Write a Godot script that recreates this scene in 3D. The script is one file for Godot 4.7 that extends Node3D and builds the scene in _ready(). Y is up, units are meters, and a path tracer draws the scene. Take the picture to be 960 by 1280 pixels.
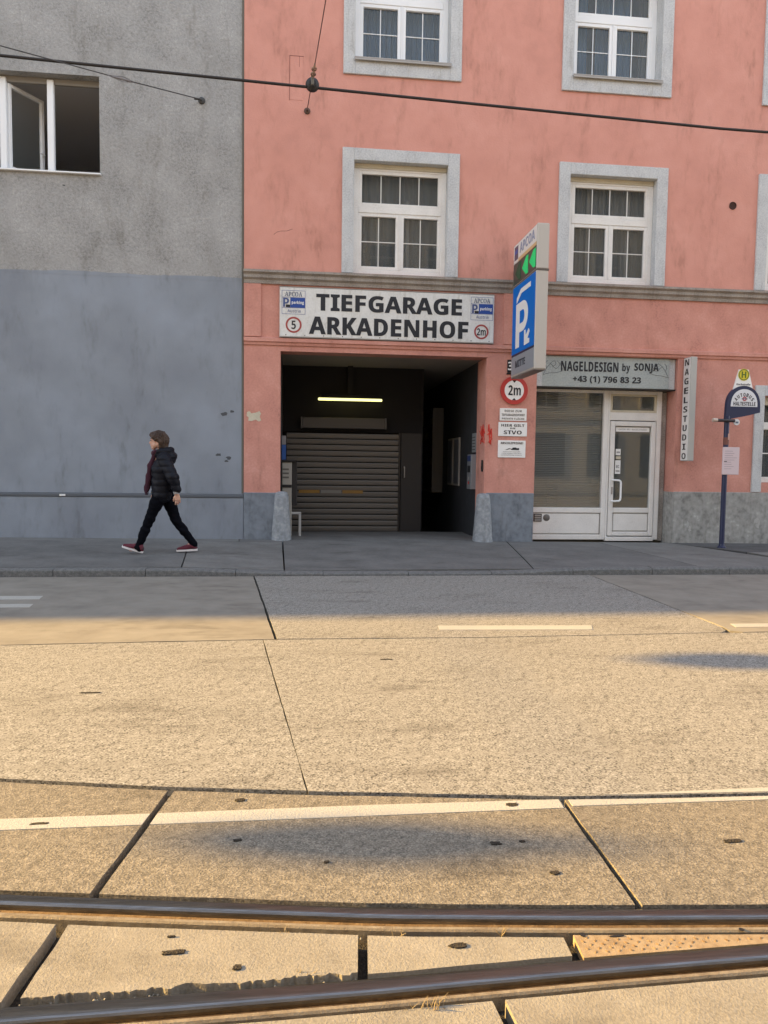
extends Node3D

# ------------------------------------------------------------------ mesh builder
class MB:
	var v := PackedVector3Array()
	var n := PackedVector3Array()
	func tri(a: Vector3, b: Vector3, c: Vector3, out := Vector3.ZERO) -> void:
		var nn := (b - a).cross(c - a)
		if nn.length_squared() < 1e-16:
			return
		nn = nn.normalized()
		if out != Vector3.ZERO and nn.dot(out) < 0.0:
			nn = -nn
			var t := b
			b = c
			c = t
		v.append(a); v.append(c); v.append(b)
		n.append(nn); n.append(nn); n.append(nn)
	func tris(a: Vector3, b: Vector3, c: Vector3, na: Vector3, nb: Vector3, nc: Vector3) -> void:
		if (b - a).cross(c - a).dot(na + nb + nc) < 0.0:
			v.append(a); v.append(b); v.append(c)
			n.append(na); n.append(nb); n.append(nc)
		else:
			v.append(a); v.append(c); v.append(b)
			n.append(na); n.append(nc); n.append(nb)
	func quad(a: Vector3, b: Vector3, c: Vector3, d: Vector3, out := Vector3.ZERO) -> void:
		tri(a, b, c, out)
		tri(a, c, d, out)
	func box(c: Vector3, s: Vector3, bev := 0.0, bs := Basis()) -> void:
		var h := s * 0.5
		var b: float = min(bev, min(h.x, min(h.y, h.z)) * 0.9)
		var ax := [Vector3.RIGHT, Vector3.UP, Vector3.BACK]
		var hh := [h.x, h.y, h.z]
		for i in 3:
			var j := (i + 1) % 3
			var k := (i + 2) % 3
			for sg in [-1.0, 1.0]:
				var o: Vector3 = ax[i] * sg
				var base: Vector3 = o * hh[i]
				var u: Vector3 = ax[j] * (hh[j] - b)
				var w: Vector3 = ax[k] * (hh[k] - b)
				quad(c + bs * (base - u - w), c + bs * (base + u - w), c + bs * (base + u + w), c + bs * (base - u + w), bs * o)
		if b <= 0.0:
			return
		for i in 3:
			var j := (i + 1) % 3
			var k := (i + 2) % 3
			for sj in [-1.0, 1.0]:
				for sk in [-1.0, 1.0]:
					var l: Vector3 = ax[i] * (hh[i] - b)
					var p1: Vector3 = ax[j] * sj * hh[j] + ax[k] * sk * (hh[k] - b)
					var p2: Vector3 = ax[j] * sj * (hh[j] - b) + ax[k] * sk * hh[k]
					quad(c + bs * (p1 - l), c + bs * (p1 + l), c + bs * (p2 + l), c + bs * (p2 - l), bs * (ax[j] * sj + ax[k] * sk))
		for sx in [-1.0, 1.0]:
			for sy in [-1.0, 1.0]:
				for sz in [-1.0, 1.0]:
					tri(c + bs * Vector3(sx * h.x, sy * (h.y - b), sz * (h.z - b)), c + bs * Vector3(sx * (h.x - b), sy * h.y, sz * (h.z - b)), c + bs * Vector3(sx * (h.x - b), sy * (h.y - b), sz * h.z), bs * Vector3(sx, sy, sz))
	func bar(x0: float, x1: float, y0: float, y1: float, z0: float, z1: float, bev := 0.0) -> void:
		box(Vector3((x0 + x1) * 0.5, (y0 + y1) * 0.5, (z0 + z1) * 0.5), Vector3(absf(x1 - x0), absf(y1 - y0), absf(z1 - z0)), bev)
	# extrude a polygon of the local x-y plane from z0 to z1
	func prism(poly: PackedVector2Array, z0: float, z1: float, o := Vector3.ZERO, bs := Basis(), front_only := false) -> void:
		var idx := Geometry2D.triangulate_polygon(poly)
		for i in range(0, idx.size(), 3):
			var a := poly[idx[i]]
			var b := poly[idx[i + 1]]
			var c := poly[idx[i + 2]]
			tri(o + bs * Vector3(a.x, a.y, z1), o + bs * Vector3(b.x, b.y, z1), o + bs * Vector3(c.x, c.y, z1), bs * Vector3.BACK)
			if not front_only:
				tri(o + bs * Vector3(a.x, a.y, z0), o + bs * Vector3(b.x, b.y, z0), o + bs * Vector3(c.x, c.y, z0), bs * Vector3.FORWARD)
		var cw := Geometry2D.is_polygon_clockwise(poly)
		for i in poly.size():
			var a := poly[i]
			var b := poly[(i + 1) % poly.size()]
			var e := b - a
			var on := Vector3(e.y, -e.x, 0) * (-1.0 if cw else 1.0)
			quad(o + bs * Vector3(a.x, a.y, z0), o + bs * Vector3(b.x, b.y, z0), o + bs * Vector3(b.x, b.y, z1), o + bs * Vector3(a.x, a.y, z1), bs * on)
	func ring(c: Vector2, r0: float, r1: float, z0: float, z1: float, o := Vector3.ZERO, bs := Basis(), seg := 40, sxy := Vector2.ONE) -> void:
		for i in seg:
			var a := TAU * i / seg
			var b := TAU * (i + 1) / seg
			var da := Vector2(cos(a), sin(a)) * sxy
			var db := Vector2(cos(b), sin(b)) * sxy
			var p := func(d: Vector2, r: float, z: float) -> Vector3: return o + bs * Vector3(c.x + d.x * r, c.y + d.y * r, z)
			quad(p.call(da, r0, z1), p.call(db, r0, z1), p.call(db, r1, z1), p.call(da, r1, z1), bs * Vector3.BACK)
			quad(p.call(da, r1, z0), p.call(db, r1, z0), p.call(db, r1, z1), p.call(da, r1, z1), bs * Vector3(da.x, da.y, 0))
			if r0 > 0.0:
				quad(p.call(da, r0, z0), p.call(db, r0, z0), p.call(db, r0, z1), p.call(da, r0, z1), bs * Vector3(-da.x, -da.y, 0))
	func tube(pts: Array, r, sides := 8, caps := true) -> void:
		var rings := []
		var nrm := []
		var up := Vector3.UP
		var d0: Vector3 = (pts[1] - pts[0]).normalized()
		if absf(d0.dot(up)) > 0.9:
			up = Vector3.RIGHT
		for i in pts.size():
			var d: Vector3 = (pts[min(i + 1, pts.size() - 1)] - pts[max(i - 1, 0)]).normalized()
			var s := d.cross(up).normalized()
			up = s.cross(d).normalized()
			var rr: float = r[i] if r is Array else r
			var ra := []
			var na := []
			for k in sides:
				var a := TAU * k / sides
				var q := s * cos(a) + up * sin(a)
				ra.append(pts[i] + q * rr)
				na.append(q)
			rings.append(ra)
			nrm.append(na)
		for i in pts.size() - 1:
			for k in sides:
				var k2 := (k + 1) % sides
				tris(rings[i][k], rings[i + 1][k], rings[i + 1][k2], nrm[i][k], nrm[i + 1][k], nrm[i + 1][k2])
				tris(rings[i][k], rings[i + 1][k2], rings[i][k2], nrm[i][k], nrm[i + 1][k2], nrm[i][k2])
		if caps:
			var last := pts.size() - 1
			for k in sides:
				var k2 := (k + 1) % sides
				tri(pts[0], rings[0][k], rings[0][k2], pts[0] - pts[1])
				tri(pts[last], rings[last][k], rings[last][k2], pts[last] - pts[last - 1])
	# profile: array of Vector2(radius, height)
	func lathe(prof: Array, o: Vector3, seg := 24, bs := Basis(), scl := Vector2.ONE) -> void:
		for i in prof.size() - 1:
			var p: Vector2 = prof[i]
			var q: Vector2 = prof[i + 1]
			var t := q - p
			var nn := Vector2(t.y, -t.x).normalized()
			for k in seg:
				var a := TAU * k / seg
				var b := TAU * (k + 1) / seg
				var ca := Vector3(cos(a) * scl.x, 0, sin(a) * scl.y)
				var cb := Vector3(cos(b) * scl.x, 0, sin(b) * scl.y)
				var na := bs * (ca * nn.x + Vector3.UP * nn.y)
				var nb := bs * (cb * nn.x + Vector3.UP * nn.y)
				var A := o + bs * (ca * p.x + Vector3.UP * p.y)
				var B := o + bs * (cb * p.x + Vector3.UP * p.y)
				var C := o + bs * (cb * q.x + Vector3.UP * q.y)
				var D := o + bs * (ca * q.x + Vector3.UP * q.y)
				if p.x > 1e-6:
					tris(A, B, C, na, nb, nb)
				if q.x > 1e-6:
					tris(A, C, D, na, nb, na)
	func mesh() -> ArrayMesh:
		var arr := []
		arr.resize(Mesh.ARRAY_MAX)
		arr[Mesh.ARRAY_VERTEX] = v
		arr[Mesh.ARRAY_NORMAL] = n
		var m := ArrayMesh.new()
		m.add_surface_from_arrays(Mesh.PRIMITIVE_TRIANGLES, arr)
		return m

# ------------------------------------------------------------------ node helpers
var used := {}
var rng := RandomNumberGenerator.new()

func numbered(called: String) -> String:
	var k: int = used.get(called, -1) + 1
	used[called] = k
	return called if k == 0 else "%s_%03d" % [called, k]

func obj(called: String, mb, m: Material, parent: Node = self, kind := "") -> MeshInstance3D:
	var o := MeshInstance3D.new()
	o.name = numbered(called) if parent == self else called
	o.mesh = mb.mesh() if mb is MB else mb
	if m:
		o.material_override = m
	parent.add_child(o, true)
	if kind:
		o.set_meta("kind", kind)
	return o

func tag(o: Node, label: String, category: String, group := "") -> Node:
	o.set_meta("label", label)
	o.set_meta("category", category)
	if group:
		o.set_meta("group", group)
	return o

func thing(called: String, label: String, category: String, at := Vector3.ZERO, group := "") -> Node3D:
	var o := Node3D.new()
	o.name = numbered(called)
	add_child(o)
	o.position = at
	tag(o, label, category, group)
	return o

func node(called: String, parent: Node, at := Vector3.ZERO) -> Node3D:
	var o := Node3D.new()
	o.name = called
	parent.add_child(o, true)
	o.position = at
	return o

func structure(called: String, label: String) -> Node3D:
	var o := Node3D.new()
	o.name = numbered(called)
	add_child(o)
	o.set_meta("kind", "structure")
	o.set_meta("label", label)
	return o

func bx(x0: float, x1: float, y0: float, y1: float, z0: float, z1: float, bev := 0.0) -> MB:
	var b := MB.new()
	b.bar(x0, x1, y0, y1, z0, z1, bev)
	return b

# wall front in the plane z with rectangular holes [x0, x1, y0, y1], reveals of depth d
func wall(x0: float, x1: float, y0: float, y1: float, z: float, holes: Array, d: float, reveal_mb: MB = null) -> MB:
	var b := MB.new()
	var xs := [x0, x1]
	var ys := [y0, y1]
	for h in holes:
		xs.append(clampf(h[0], x0, x1)); xs.append(clampf(h[1], x0, x1)); ys.append(clampf(h[2], y0, y1)); ys.append(clampf(h[3], y0, y1))
	xs.sort()
	ys.sort()
	for i in xs.size() - 1:
		for j in ys.size() - 1:
			if xs[i + 1] - xs[i] < 1e-5 or ys[j + 1] - ys[j] < 1e-5:
				continue
			var cx: float = (xs[i] + xs[i + 1]) * 0.5
			var cy: float = (ys[j] + ys[j + 1]) * 0.5
			var inside := false
			for h in holes:
				if cx > h[0] and cx < h[1] and cy > h[2] and cy < h[3]:
					inside = true
			if inside:
				continue
			b.quad(Vector3(xs[i], ys[j], z), Vector3(xs[i + 1], ys[j], z), Vector3(xs[i + 1], ys[j + 1], z), Vector3(xs[i], ys[j + 1], z), Vector3.BACK)
	var r := reveal_mb if reveal_mb else b
	for h in holes:
		var zb := z - d
		r.quad(Vector3(h[0], h[2], z), Vector3(h[0], h[3], z), Vector3(h[0], h[3], zb), Vector3(h[0], h[2], zb), Vector3.RIGHT)
		r.quad(Vector3(h[1], h[2], z), Vector3(h[1], h[3], z), Vector3(h[1], h[3], zb), Vector3(h[1], h[2], zb), Vector3.LEFT)
		r.quad(Vector3(h[0], h[3], z), Vector3(h[1], h[3], z), Vector3(h[1], h[3], zb), Vector3(h[0], h[3], zb), Vector3.DOWN)
		r.quad(Vector3(h[0], h[2], z), Vector3(h[1], h[2], z), Vector3(h[1], h[2], zb), Vector3(h[0], h[2], zb), Vector3.UP)
	return b

# ------------------------------------------------------------------ lettering
var font_bold: SystemFont
var font_plain: SystemFont
var font_serif: SystemFont

func letters(parent: Node, s: String, c: Vector3, w: float, h: float, m: Material, bs := Basis(), font: SystemFont = null, thick := 0.003, called := "lettering") -> MeshInstance3D:
	var t := TextMesh.new()
	t.text = s
	var fv := FontVariation.new()
	fv.base_font = font if font else font_bold
	fv.variation_embolden = 0.55 if w > 1.5 else (0.35 if w > 0.4 and h > 0.1 else 0.0)
	t.font = fv
	t.font_size = 48
	t.pixel_size = 0.01
	t.depth = 0.05
	t.curve_step = 1.5
	var a := t.get_aabb()
	var sc := Vector3(w / a.size.x, h / a.size.y, thick / 0.05)
	var o := obj(called, t, m, parent)
	var mid := a.position + a.size * 0.5
	o.transform = Transform3D(bs.orthonormalized() * Basis.from_scale(sc), c - bs * (mid * sc))
	return o

# ------------------------------------------------------------------ textures
func noise_bytes(size: int, sd: int, freq: float, oct := 3, kind := FastNoiseLite.TYPE_SIMPLEX_SMOOTH) -> PackedByteArray:
	var f := FastNoiseLite.new()
	f.seed = sd
	f.frequency = freq
	f.noise_type = kind
	f.fractal_octaves = oct
	if kind == FastNoiseLite.TYPE_CELLULAR:
		f.cellular_return_type = FastNoiseLite.RETURN_CELL_VALUE
		f.fractal_type = FastNoiseLite.FRACTAL_NONE
	var im := f.get_seamless_image(size, size)
	im.convert(Image.FORMAT_L8)
	return im.get_data()

# layers: [bytes, weight]; colours are linear base colours
func blend_index(layers: Array, contrast := 1.0) -> PackedByteArray:
	var a: PackedByteArray = layers[0][0]
	var b: PackedByteArray = layers[1][0]
	var c: PackedByteArray = layers[2][0]
	var wa: float = layers[0][1] * contrast
	var wb: float = layers[1][1] * contrast
	var wc: float = layers[2][1] * contrast
	var base := 128.0 - 128.0 * (wa + wb + wc)
	var out := PackedByteArray()
	out.resize(a.size())
	for i in a.size():
		out[i] = clampi(int(base + a[i] * wa + b[i] * wb + c[i] * wc), 0, 255)
	return out

func color_tex(size: int, index: PackedByteArray, stops: Array) -> ImageTexture:
	# stops: [[0..1, linear Color], ...]
	var g := Gradient.new()
	g.offsets = PackedFloat32Array(stops.map(func(s): return s[0]))
	g.colors = PackedColorArray(stops.map(func(s): return s[1].linear_to_srgb()))
	var lut := PackedByteArray()
	for i in 256:
		var c := g.sample(i / 255.0)
		lut.append(int(c.r * 255)); lut.append(int(c.g * 255)); lut.append(int(c.b * 255))
	var out := PackedByteArray()
	out.resize(index.size() * 3)
	for i in index.size():
		var k := index[i] * 3
		var j := i * 3
		out[j] = lut[k]
		out[j + 1] = lut[k + 1]
		out[j + 2] = lut[k + 2]
	return ImageTexture.create_from_image(Image.create_from_data(size, size, false, Image.FORMAT_RGB8, out))

func grey_tex(size: int, index: PackedByteArray) -> ImageTexture:
	return ImageTexture.create_from_image(Image.create_from_data(size, size, false, Image.FORMAT_L8, index))

func lin(r: float, g: float, b: float) -> Color:
	return Color(r, g, b).linear_to_srgb()

func plain(r: float, g: float, b: float, rough := 0.7, metal := 0.0) -> StandardMaterial3D:
	var m := StandardMaterial3D.new()
	m.albedo_color = lin(r, g, b)
	m.roughness = rough
	m.metallic = metal
	return m

func tex_mat(alb: Texture2D, metres: float, rough := 0.85, height: Texture2D = null, hs := 0.4, tint := Color.WHITE, off := Vector3.ZERO) -> StandardMaterial3D:
	var m := StandardMaterial3D.new()
	m.albedo_texture = alb
	m.albedo_color = tint
	m.roughness = rough
	m.uv1_triplanar = true
	m.uv1_world_triplanar = true
	m.uv1_scale = Vector3.ONE / metres
	m.uv1_offset = off
	m.uv1_triplanar_sharpness = 4.0
	if height:
		m.heightmap_enabled = true
		m.heightmap_texture = height
		m.heightmap_scale = hs
	return m

func weather(m: StandardMaterial3D, t: Texture2D, sc: Vector3) -> void:
	m.detail_enabled = true
	m.detail_albedo = t
	m.detail_blend_mode = BaseMaterial3D.BLEND_MODE_MUL
	m.detail_uv_layer = BaseMaterial3D.DETAIL_UV_2
	m.uv2_triplanar = true
	m.uv2_world_triplanar = true
	m.uv2_scale = sc
	m.uv2_triplanar_sharpness = 4.0

func glass_mat(a := 0.12) -> StandardMaterial3D:
	var m := StandardMaterial3D.new()
	m.transparency = BaseMaterial3D.TRANSPARENCY_ALPHA
	m.albedo_color = Color(0.8, 0.85, 0.85, a)
	m.roughness = 0.02
	m.metallic_specular = 0.7
	return m

var M := {}

func make_materials() -> void:
	var N := 1024
	var low := noise_bytes(N, 11, 0.0035, 4)
	var mid := noise_bytes(N, 12, 0.014, 4)
	var fine := noise_bytes(N, 13, 0.22, 2)
	var grit := noise_bytes(N, 14, 0.10, 2)
	var mid2 := noise_bytes(N, 15, 0.045, 3)
	var cell := noise_bytes(N, 16, 0.135, 1, FastNoiseLite.TYPE_CELLULAR)
	var cell2 := noise_bytes(N, 17, 0.07, 1, FastNoiseLite.TYPE_CELLULAR)
	var val := noise_bytes(N, 18, 0.2, 2, FastNoiseLite.TYPE_VALUE)
	var stucco_h := grey_tex(N, blend_index([[fine, 0.5], [grit, 0.5], [mid, 0.6]]))
	# pink facade: mottled, washed-out patches and a few grimy ones
	var pi := blend_index([[low, 0.42], [mid, 0.26], [fine, 0.2]])
	M.pink = tex_mat(color_tex(N, pi, [[0.0, Color(0.371, 0.17, 0.138)], [0.16, Color(0.519, 0.245, 0.197)], [0.42, Color(0.601, 0.283, 0.226)], [0.7, Color(0.643, 0.314, 0.254)], [1.0, Color(0.711, 0.383, 0.321)]]), 4.3, 0.92, stucco_h, 0.25)
	M.pink2 = tex_mat(color_tex(N, blend_index([[low, 0.55], [mid2, 0.4], [fine, 0.2]]), [[0.0, Color(0.337, 0.152, 0.125)], [0.3, Color(0.538, 0.248, 0.199)], [0.6, Color(0.6, 0.286, 0.228)], [1.0, Color(0.688, 0.368, 0.311)]]), 2.1, 0.92, stucco_h, 0.2)
	# coarse grey render
	var gi := blend_index([[mid2, 0.34], [val, 0.45], [low, 0.4]])
	M.render = tex_mat(color_tex(N, gi, [[0.0, Color(0.177, 0.177, 0.175)], [0.4, Color(0.306, 0.306, 0.301)], [0.7, Color(0.367, 0.367, 0.364)], [1.0, Color(0.503, 0.503, 0.497)]]), 3.1, 0.95, grey_tex(N, gi), 0.8)
	M.bluegrey = tex_mat(color_tex(N, blend_index([[low, 0.8], [mid, 0.25], [fine, 0.06]]), [[0.0, Color(0.192, 0.213, 0.253)], [0.5, Color(0.234, 0.263, 0.305)], [1.0, Color(0.277, 0.315, 0.376)]]), 6.0, 0.75, stucco_h, 0.06)
	M.plinth = tex_mat(color_tex(N, blend_index([[low, 0.6], [mid, 0.6], [fine, 0.12]]), [[0.0, Color(0.115, 0.128, 0.155)], [0.5, Color(0.189, 0.216, 0.25)], [0.86, Color(0.223, 0.25, 0.29)], [1.0, Color(0.324, 0.344, 0.365)]]), 1.9, 0.8, stucco_h, 0.15)
	M.plinth_pale = tex_mat(color_tex(N, blend_index([[low, 0.6], [mid, 0.75], [fine, 0.15]]), [[0.0, Color(0.166, 0.166, 0.159)], [0.4, Color(0.29, 0.29, 0.276)], [0.8, Color(0.359, 0.359, 0.345)], [1.0, Color(0.552, 0.552, 0.538)]]), 1.7, 0.85, stucco_h, 0.2)
	M.guard = tex_mat(color_tex(N, blend_index([[low, 0.5], [mid, 0.7], [fine, 0.12]]), [[0.0, Color(0.168, 0.18, 0.198)], [0.5, Color(0.252, 0.276, 0.3)], [1.0, Color(0.396, 0.408, 0.42)]]), 1.1, 0.6, stucco_h, 0.15)
	M.surround = tex_mat(color_tex(N, blend_index([[low, 0.35], [mid2, 0.75], [fine, 0.12]]), [[0.0, Color(0.356, 0.362, 0.389)], [0.45, Color(0.507, 0.524, 0.536)], [1.0, Color(0.634, 0.643, 0.644)]]), 1.5, 0.9, stucco_h, 0.15)
	M.cornice = tex_mat(color_tex(N, blend_index([[low, 0.6], [mid2, 0.6], [fine, 0.2]]), [[0.0, Color(0.182, 0.163, 0.143)], [0.5, Color(0.312, 0.28, 0.254)], [1.0, Color(0.429, 0.39, 0.351)]]), 1.3, 0.9, stucco_h, 0.2)
	# road concrete: exposed aggregate, washed cement, asphalt
	var ai := blend_index([[cell, 0.75], [val, 0.45], [mid, 0.28]])
	var ah := grey_tex(N, blend_index([[cell, 0.5], [val, 0.5], [fine, 0.5]]))
	M.aggregate = tex_mat(color_tex(N, ai, [[0.0, Color(0.05, 0.046, 0.04)], [0.2, Color(0.135, 0.125, 0.109)], [0.4, Color(0.235, 0.221, 0.196)], [0.75, Color(0.295, 0.279, 0.251)], [1.0, Color(0.42, 0.405, 0.37)]]), 1.0, 0.85, ah, 0.08)
	M.aggregate2 = tex_mat(color_tex(N, blend_index([[cell2, 0.55], [grit, 0.3], [low, 0.35]]), [[0.0, Color(0.0646, 0.0593, 0.0517)], [0.3, Color(0.156, 0.144, 0.125)], [0.6, Color(0.239, 0.224, 0.194)], [1.0, Color(0.372, 0.353, 0.319)]]), 1.5, 0.85, ah, 0.7)
	M.cement = tex_mat(color_tex(N, blend_index([[low, 0.35], [val, 0.5], [grit, 0.4]]), [[0.0, Color(0.164, 0.144, 0.114)], [0.45, Color(0.255, 0.23, 0.189)], [1.0, Color(0.345, 0.316, 0.267)]]), 1.1, 0.88, stucco_h, 0.18)
	M.grimy = tex_mat(color_tex(N, blend_index([[mid, 0.36], [val, 0.5], [cell, 0.5]]), [[0.0, Color(0.0755, 0.0661, 0.0534)], [0.35, Color(0.151, 0.131, 0.103)], [0.65, Color(0.236, 0.206, 0.161)], [1.0, Color(0.372, 0.325, 0.258)]]), 0.8, 0.85, ah, 0.2)
	M.lane = tex_mat(color_tex(N, blend_index([[low, 0.6], [fine, 0.2], [mid, 0.3]]), [[0.0, Color(0.174, 0.156, 0.132)], [0.5, Color(0.23, 0.21, 0.178)], [1.0, Color(0.277, 0.255, 0.218)]]), 2.3, 0.85, stucco_h, 0.18)
	var asp := blend_index([[cell2, 0.22], [fine, 0.25], [low, 0.6]])
	M.asphalt = tex_mat(color_tex(N, asp, [[0.0, Color(0.09, 0.0881, 0.0854)], [0.5, Color(0.132, 0.13, 0.125)], [1.0, Color(0.185, 0.18, 0.173)]]), 2.7, 0.9, ah, 0.2)
	M.asphalt_pale = tex_mat(color_tex(N, asp, [[0.0, Color(0.108, 0.106, 0.1)], [0.5, Color(0.157, 0.154, 0.146)], [1.0, Color(0.206, 0.202, 0.192)]]), 2.2, 0.9, ah, 0.2)
	M.asphalt_dark = tex_mat(color_tex(N, asp, [[0.0, Color(0.05, 0.05, 0.05)], [0.5, Color(0.085, 0.085, 0.086)], [1.0, Color(0.12, 0.12, 0.12)]]), 1.9, 0.9, ah, 0.25)
	M.kerb = tex_mat(color_tex(N, blend_index([[cell, 0.3], [grit, 0.3], [mid, 0.5]]), [[0.0, Color(0.066, 0.066, 0.066)], [0.5, Color(0.138, 0.138, 0.135)], [1.0, Color(0.242, 0.242, 0.237)]]), 0.9, 0.85, ah, 0.25)
	M.dirt = tex_mat(color_tex(N, blend_index([[grit, 0.6], [mid2, 0.6], [cell, 0.3]]), [[0.0, Color(0.012, 0.009, 0.007)], [0.5, Color(0.032, 0.025, 0.018)], [1.0, Color(0.09, 0.07, 0.05)]]), 0.7, 0.95, ah, 1.0)
	M.paint = tex_mat(color_tex(N, blend_index([[mid2, 0.5], [grit, 0.5], [fine, 0.3]]), [[0.0, Color(0.206, 0.194, 0.17)], [0.2, Color(0.334, 0.322, 0.292)], [0.5, Color(0.402, 0.389, 0.353)], [1.0, Color(0.438, 0.426, 0.395)]]), 0.8, 0.7, ah, 0.2)
	var streak := blend_index([[mid, 0.5], [grit, 0.3], [low, 0.4]])
	M.steel = tex_mat(color_tex(N, streak, [[0.0, Color(0.088, 0.0856, 0.0862)], [0.5, Color(0.154, 0.153, 0.157)], [1.0, Color(0.264, 0.265, 0.27)]]), 1.0, 0.26)
	M.steel.metallic = 0.92
	M.steel.uv1_scale = Vector3(0.6, 6, 18)
	M.rust = tex_mat(color_tex(N, streak, [[0.0, Color(0.09, 0.052, 0.022)], [0.5, Color(0.24, 0.15, 0.066)], [1.0, Color(0.38, 0.275, 0.15)]]), 0.6, 0.7, ah, 0.15)
	M.rust.metallic = 0.15
	M.lip = tex_mat(color_tex(N, streak, [[0.0, Color(0.15, 0.11, 0.07)], [0.5, Color(0.26, 0.21, 0.145)], [1.0, Color(0.38, 0.33, 0.25)]]), 0.6, 0.6, ah, 0.12)
	M.lip.metallic = 0.2
	M.plate = tex_mat(color_tex(N, streak, [[0.0, Color(0.21, 0.14, 0.075)], [0.5, Color(0.34, 0.25, 0.15)], [1.0, Color(0.44, 0.35, 0.23)]]), 0.5, 0.6, stucco_h, 0.12)
	M.plate.metallic = 0.1
	# painted and plain things
	M.sign_white = tex_mat(color_tex(N, blend_index([[low, 0.5], [mid2, 0.5], [fine, 0.1]]), [[0.0, Color(0.439, 0.415, 0.378)], [0.25, Color(0.647, 0.647, 0.622)], [1.0, Color(0.781, 0.793, 0.787)]]), 2.0, 0.45)
	M.frame = tex_mat(color_tex(N, blend_index([[low, 0.4], [mid2, 0.4], [fine, 0.1]]), [[0.0, Color(0.537, 0.518, 0.488)], [0.4, Color(0.708, 0.695, 0.671)], [1.0, Color(0.83, 0.817, 0.793)]]), 1.4, 0.5)
	M.frame_white = plain(0.80, 0.82, 0.84, 0.42)
	M.cream = tex_mat(color_tex(N, blend_index([[low, 0.4], [mid2, 0.5], [fine, 0.1]]), [[0.0, Color(0.414, 0.368, 0.276)], [0.5, Color(0.552, 0.506, 0.391)], [1.0, Color(0.632, 0.586, 0.483)]]), 1.1, 0.6)
	M.glass = glass_mat(0.04)
	M.glass.metallic_specular = 0.34
	M.shop_glass = glass_mat(0.06)
	M.black = plain(0.012, 0.012, 0.014, 0.55)
	M.ink = plain(0.010, 0.012, 0.018, 0.6)
	M.red = plain(0.45, 0.035, 0.03, 0.5)
	M.white = plain(0.80, 0.80, 0.79, 0.5)
	M.blue = plain(0.0, 0.145, 0.56, 0.55)
	M.blue.metallic_specular = 0.25
	M.logo_blue = plain(0.015, 0.06, 0.28, 0.5)
	M.navy = plain(0.012, 0.02, 0.065, 0.4)
	M.dark_metal = plain(0.035, 0.032, 0.03, 0.5, 0.5)
	M.grey_metal = plain(0.33, 0.31, 0.29, 0.45, 0.2)
	M.cable = plain(0.018, 0.014, 0.013, 0.6)
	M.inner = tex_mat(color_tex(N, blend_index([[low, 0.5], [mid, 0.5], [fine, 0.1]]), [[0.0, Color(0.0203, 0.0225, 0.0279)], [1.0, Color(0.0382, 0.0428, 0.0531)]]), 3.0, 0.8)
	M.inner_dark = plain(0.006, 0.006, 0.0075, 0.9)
	M.ceiling = plain(0.24, 0.225, 0.20, 0.9)
	M.room = plain(0.06, 0.06, 0.065, 0.9)
	M.roof = plain(0.12, 0.06, 0.045, 0.85)
	# weathering: rain streaks down the walls, tyre wear along the road
	var rain := color_tex(N, blend_index([[mid, 0.7], [low, 0.6], [mid2, 0.3]]), [[0.0, Color(0.76, 0.75, 0.73)], [0.2, Color(0.91, 0.905, 0.895)], [0.42, Color(0.985, 0.985, 0.985)], [1.0, Color(1, 1, 1)]])
	for k in ["pink", "pink2", "render", "bluegrey", "plinth", "plinth_pale", "surround", "cornice", "sign_white", "guard"]:
		weather(M[k], rain, Vector3(1 / 3.1, 1 / 9.0, 1 / 3.1) if k in ["pink", "pink2", "render", "bluegrey"] else Vector3(1 / 0.9, 1 / 4.0, 1 / 0.9))
	var wear := color_tex(N, blend_index([[low, 0.8], [mid, 0.55], [mid2, 0.2]]), [[0.0, Color(0.66, 0.65, 0.64)], [0.2, Color(0.87, 0.865, 0.86)], [0.4, Color(0.97, 0.97, 0.97)], [1.0, Color(1, 1, 1)]])
	for k in ["aggregate", "lane", "cement", "grimy", "asphalt", "asphalt_pale", "asphalt_dark"]:
		weather(M[k], wear, Vector3(1 / 7.0, 1, 1 / 2.1))

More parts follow.
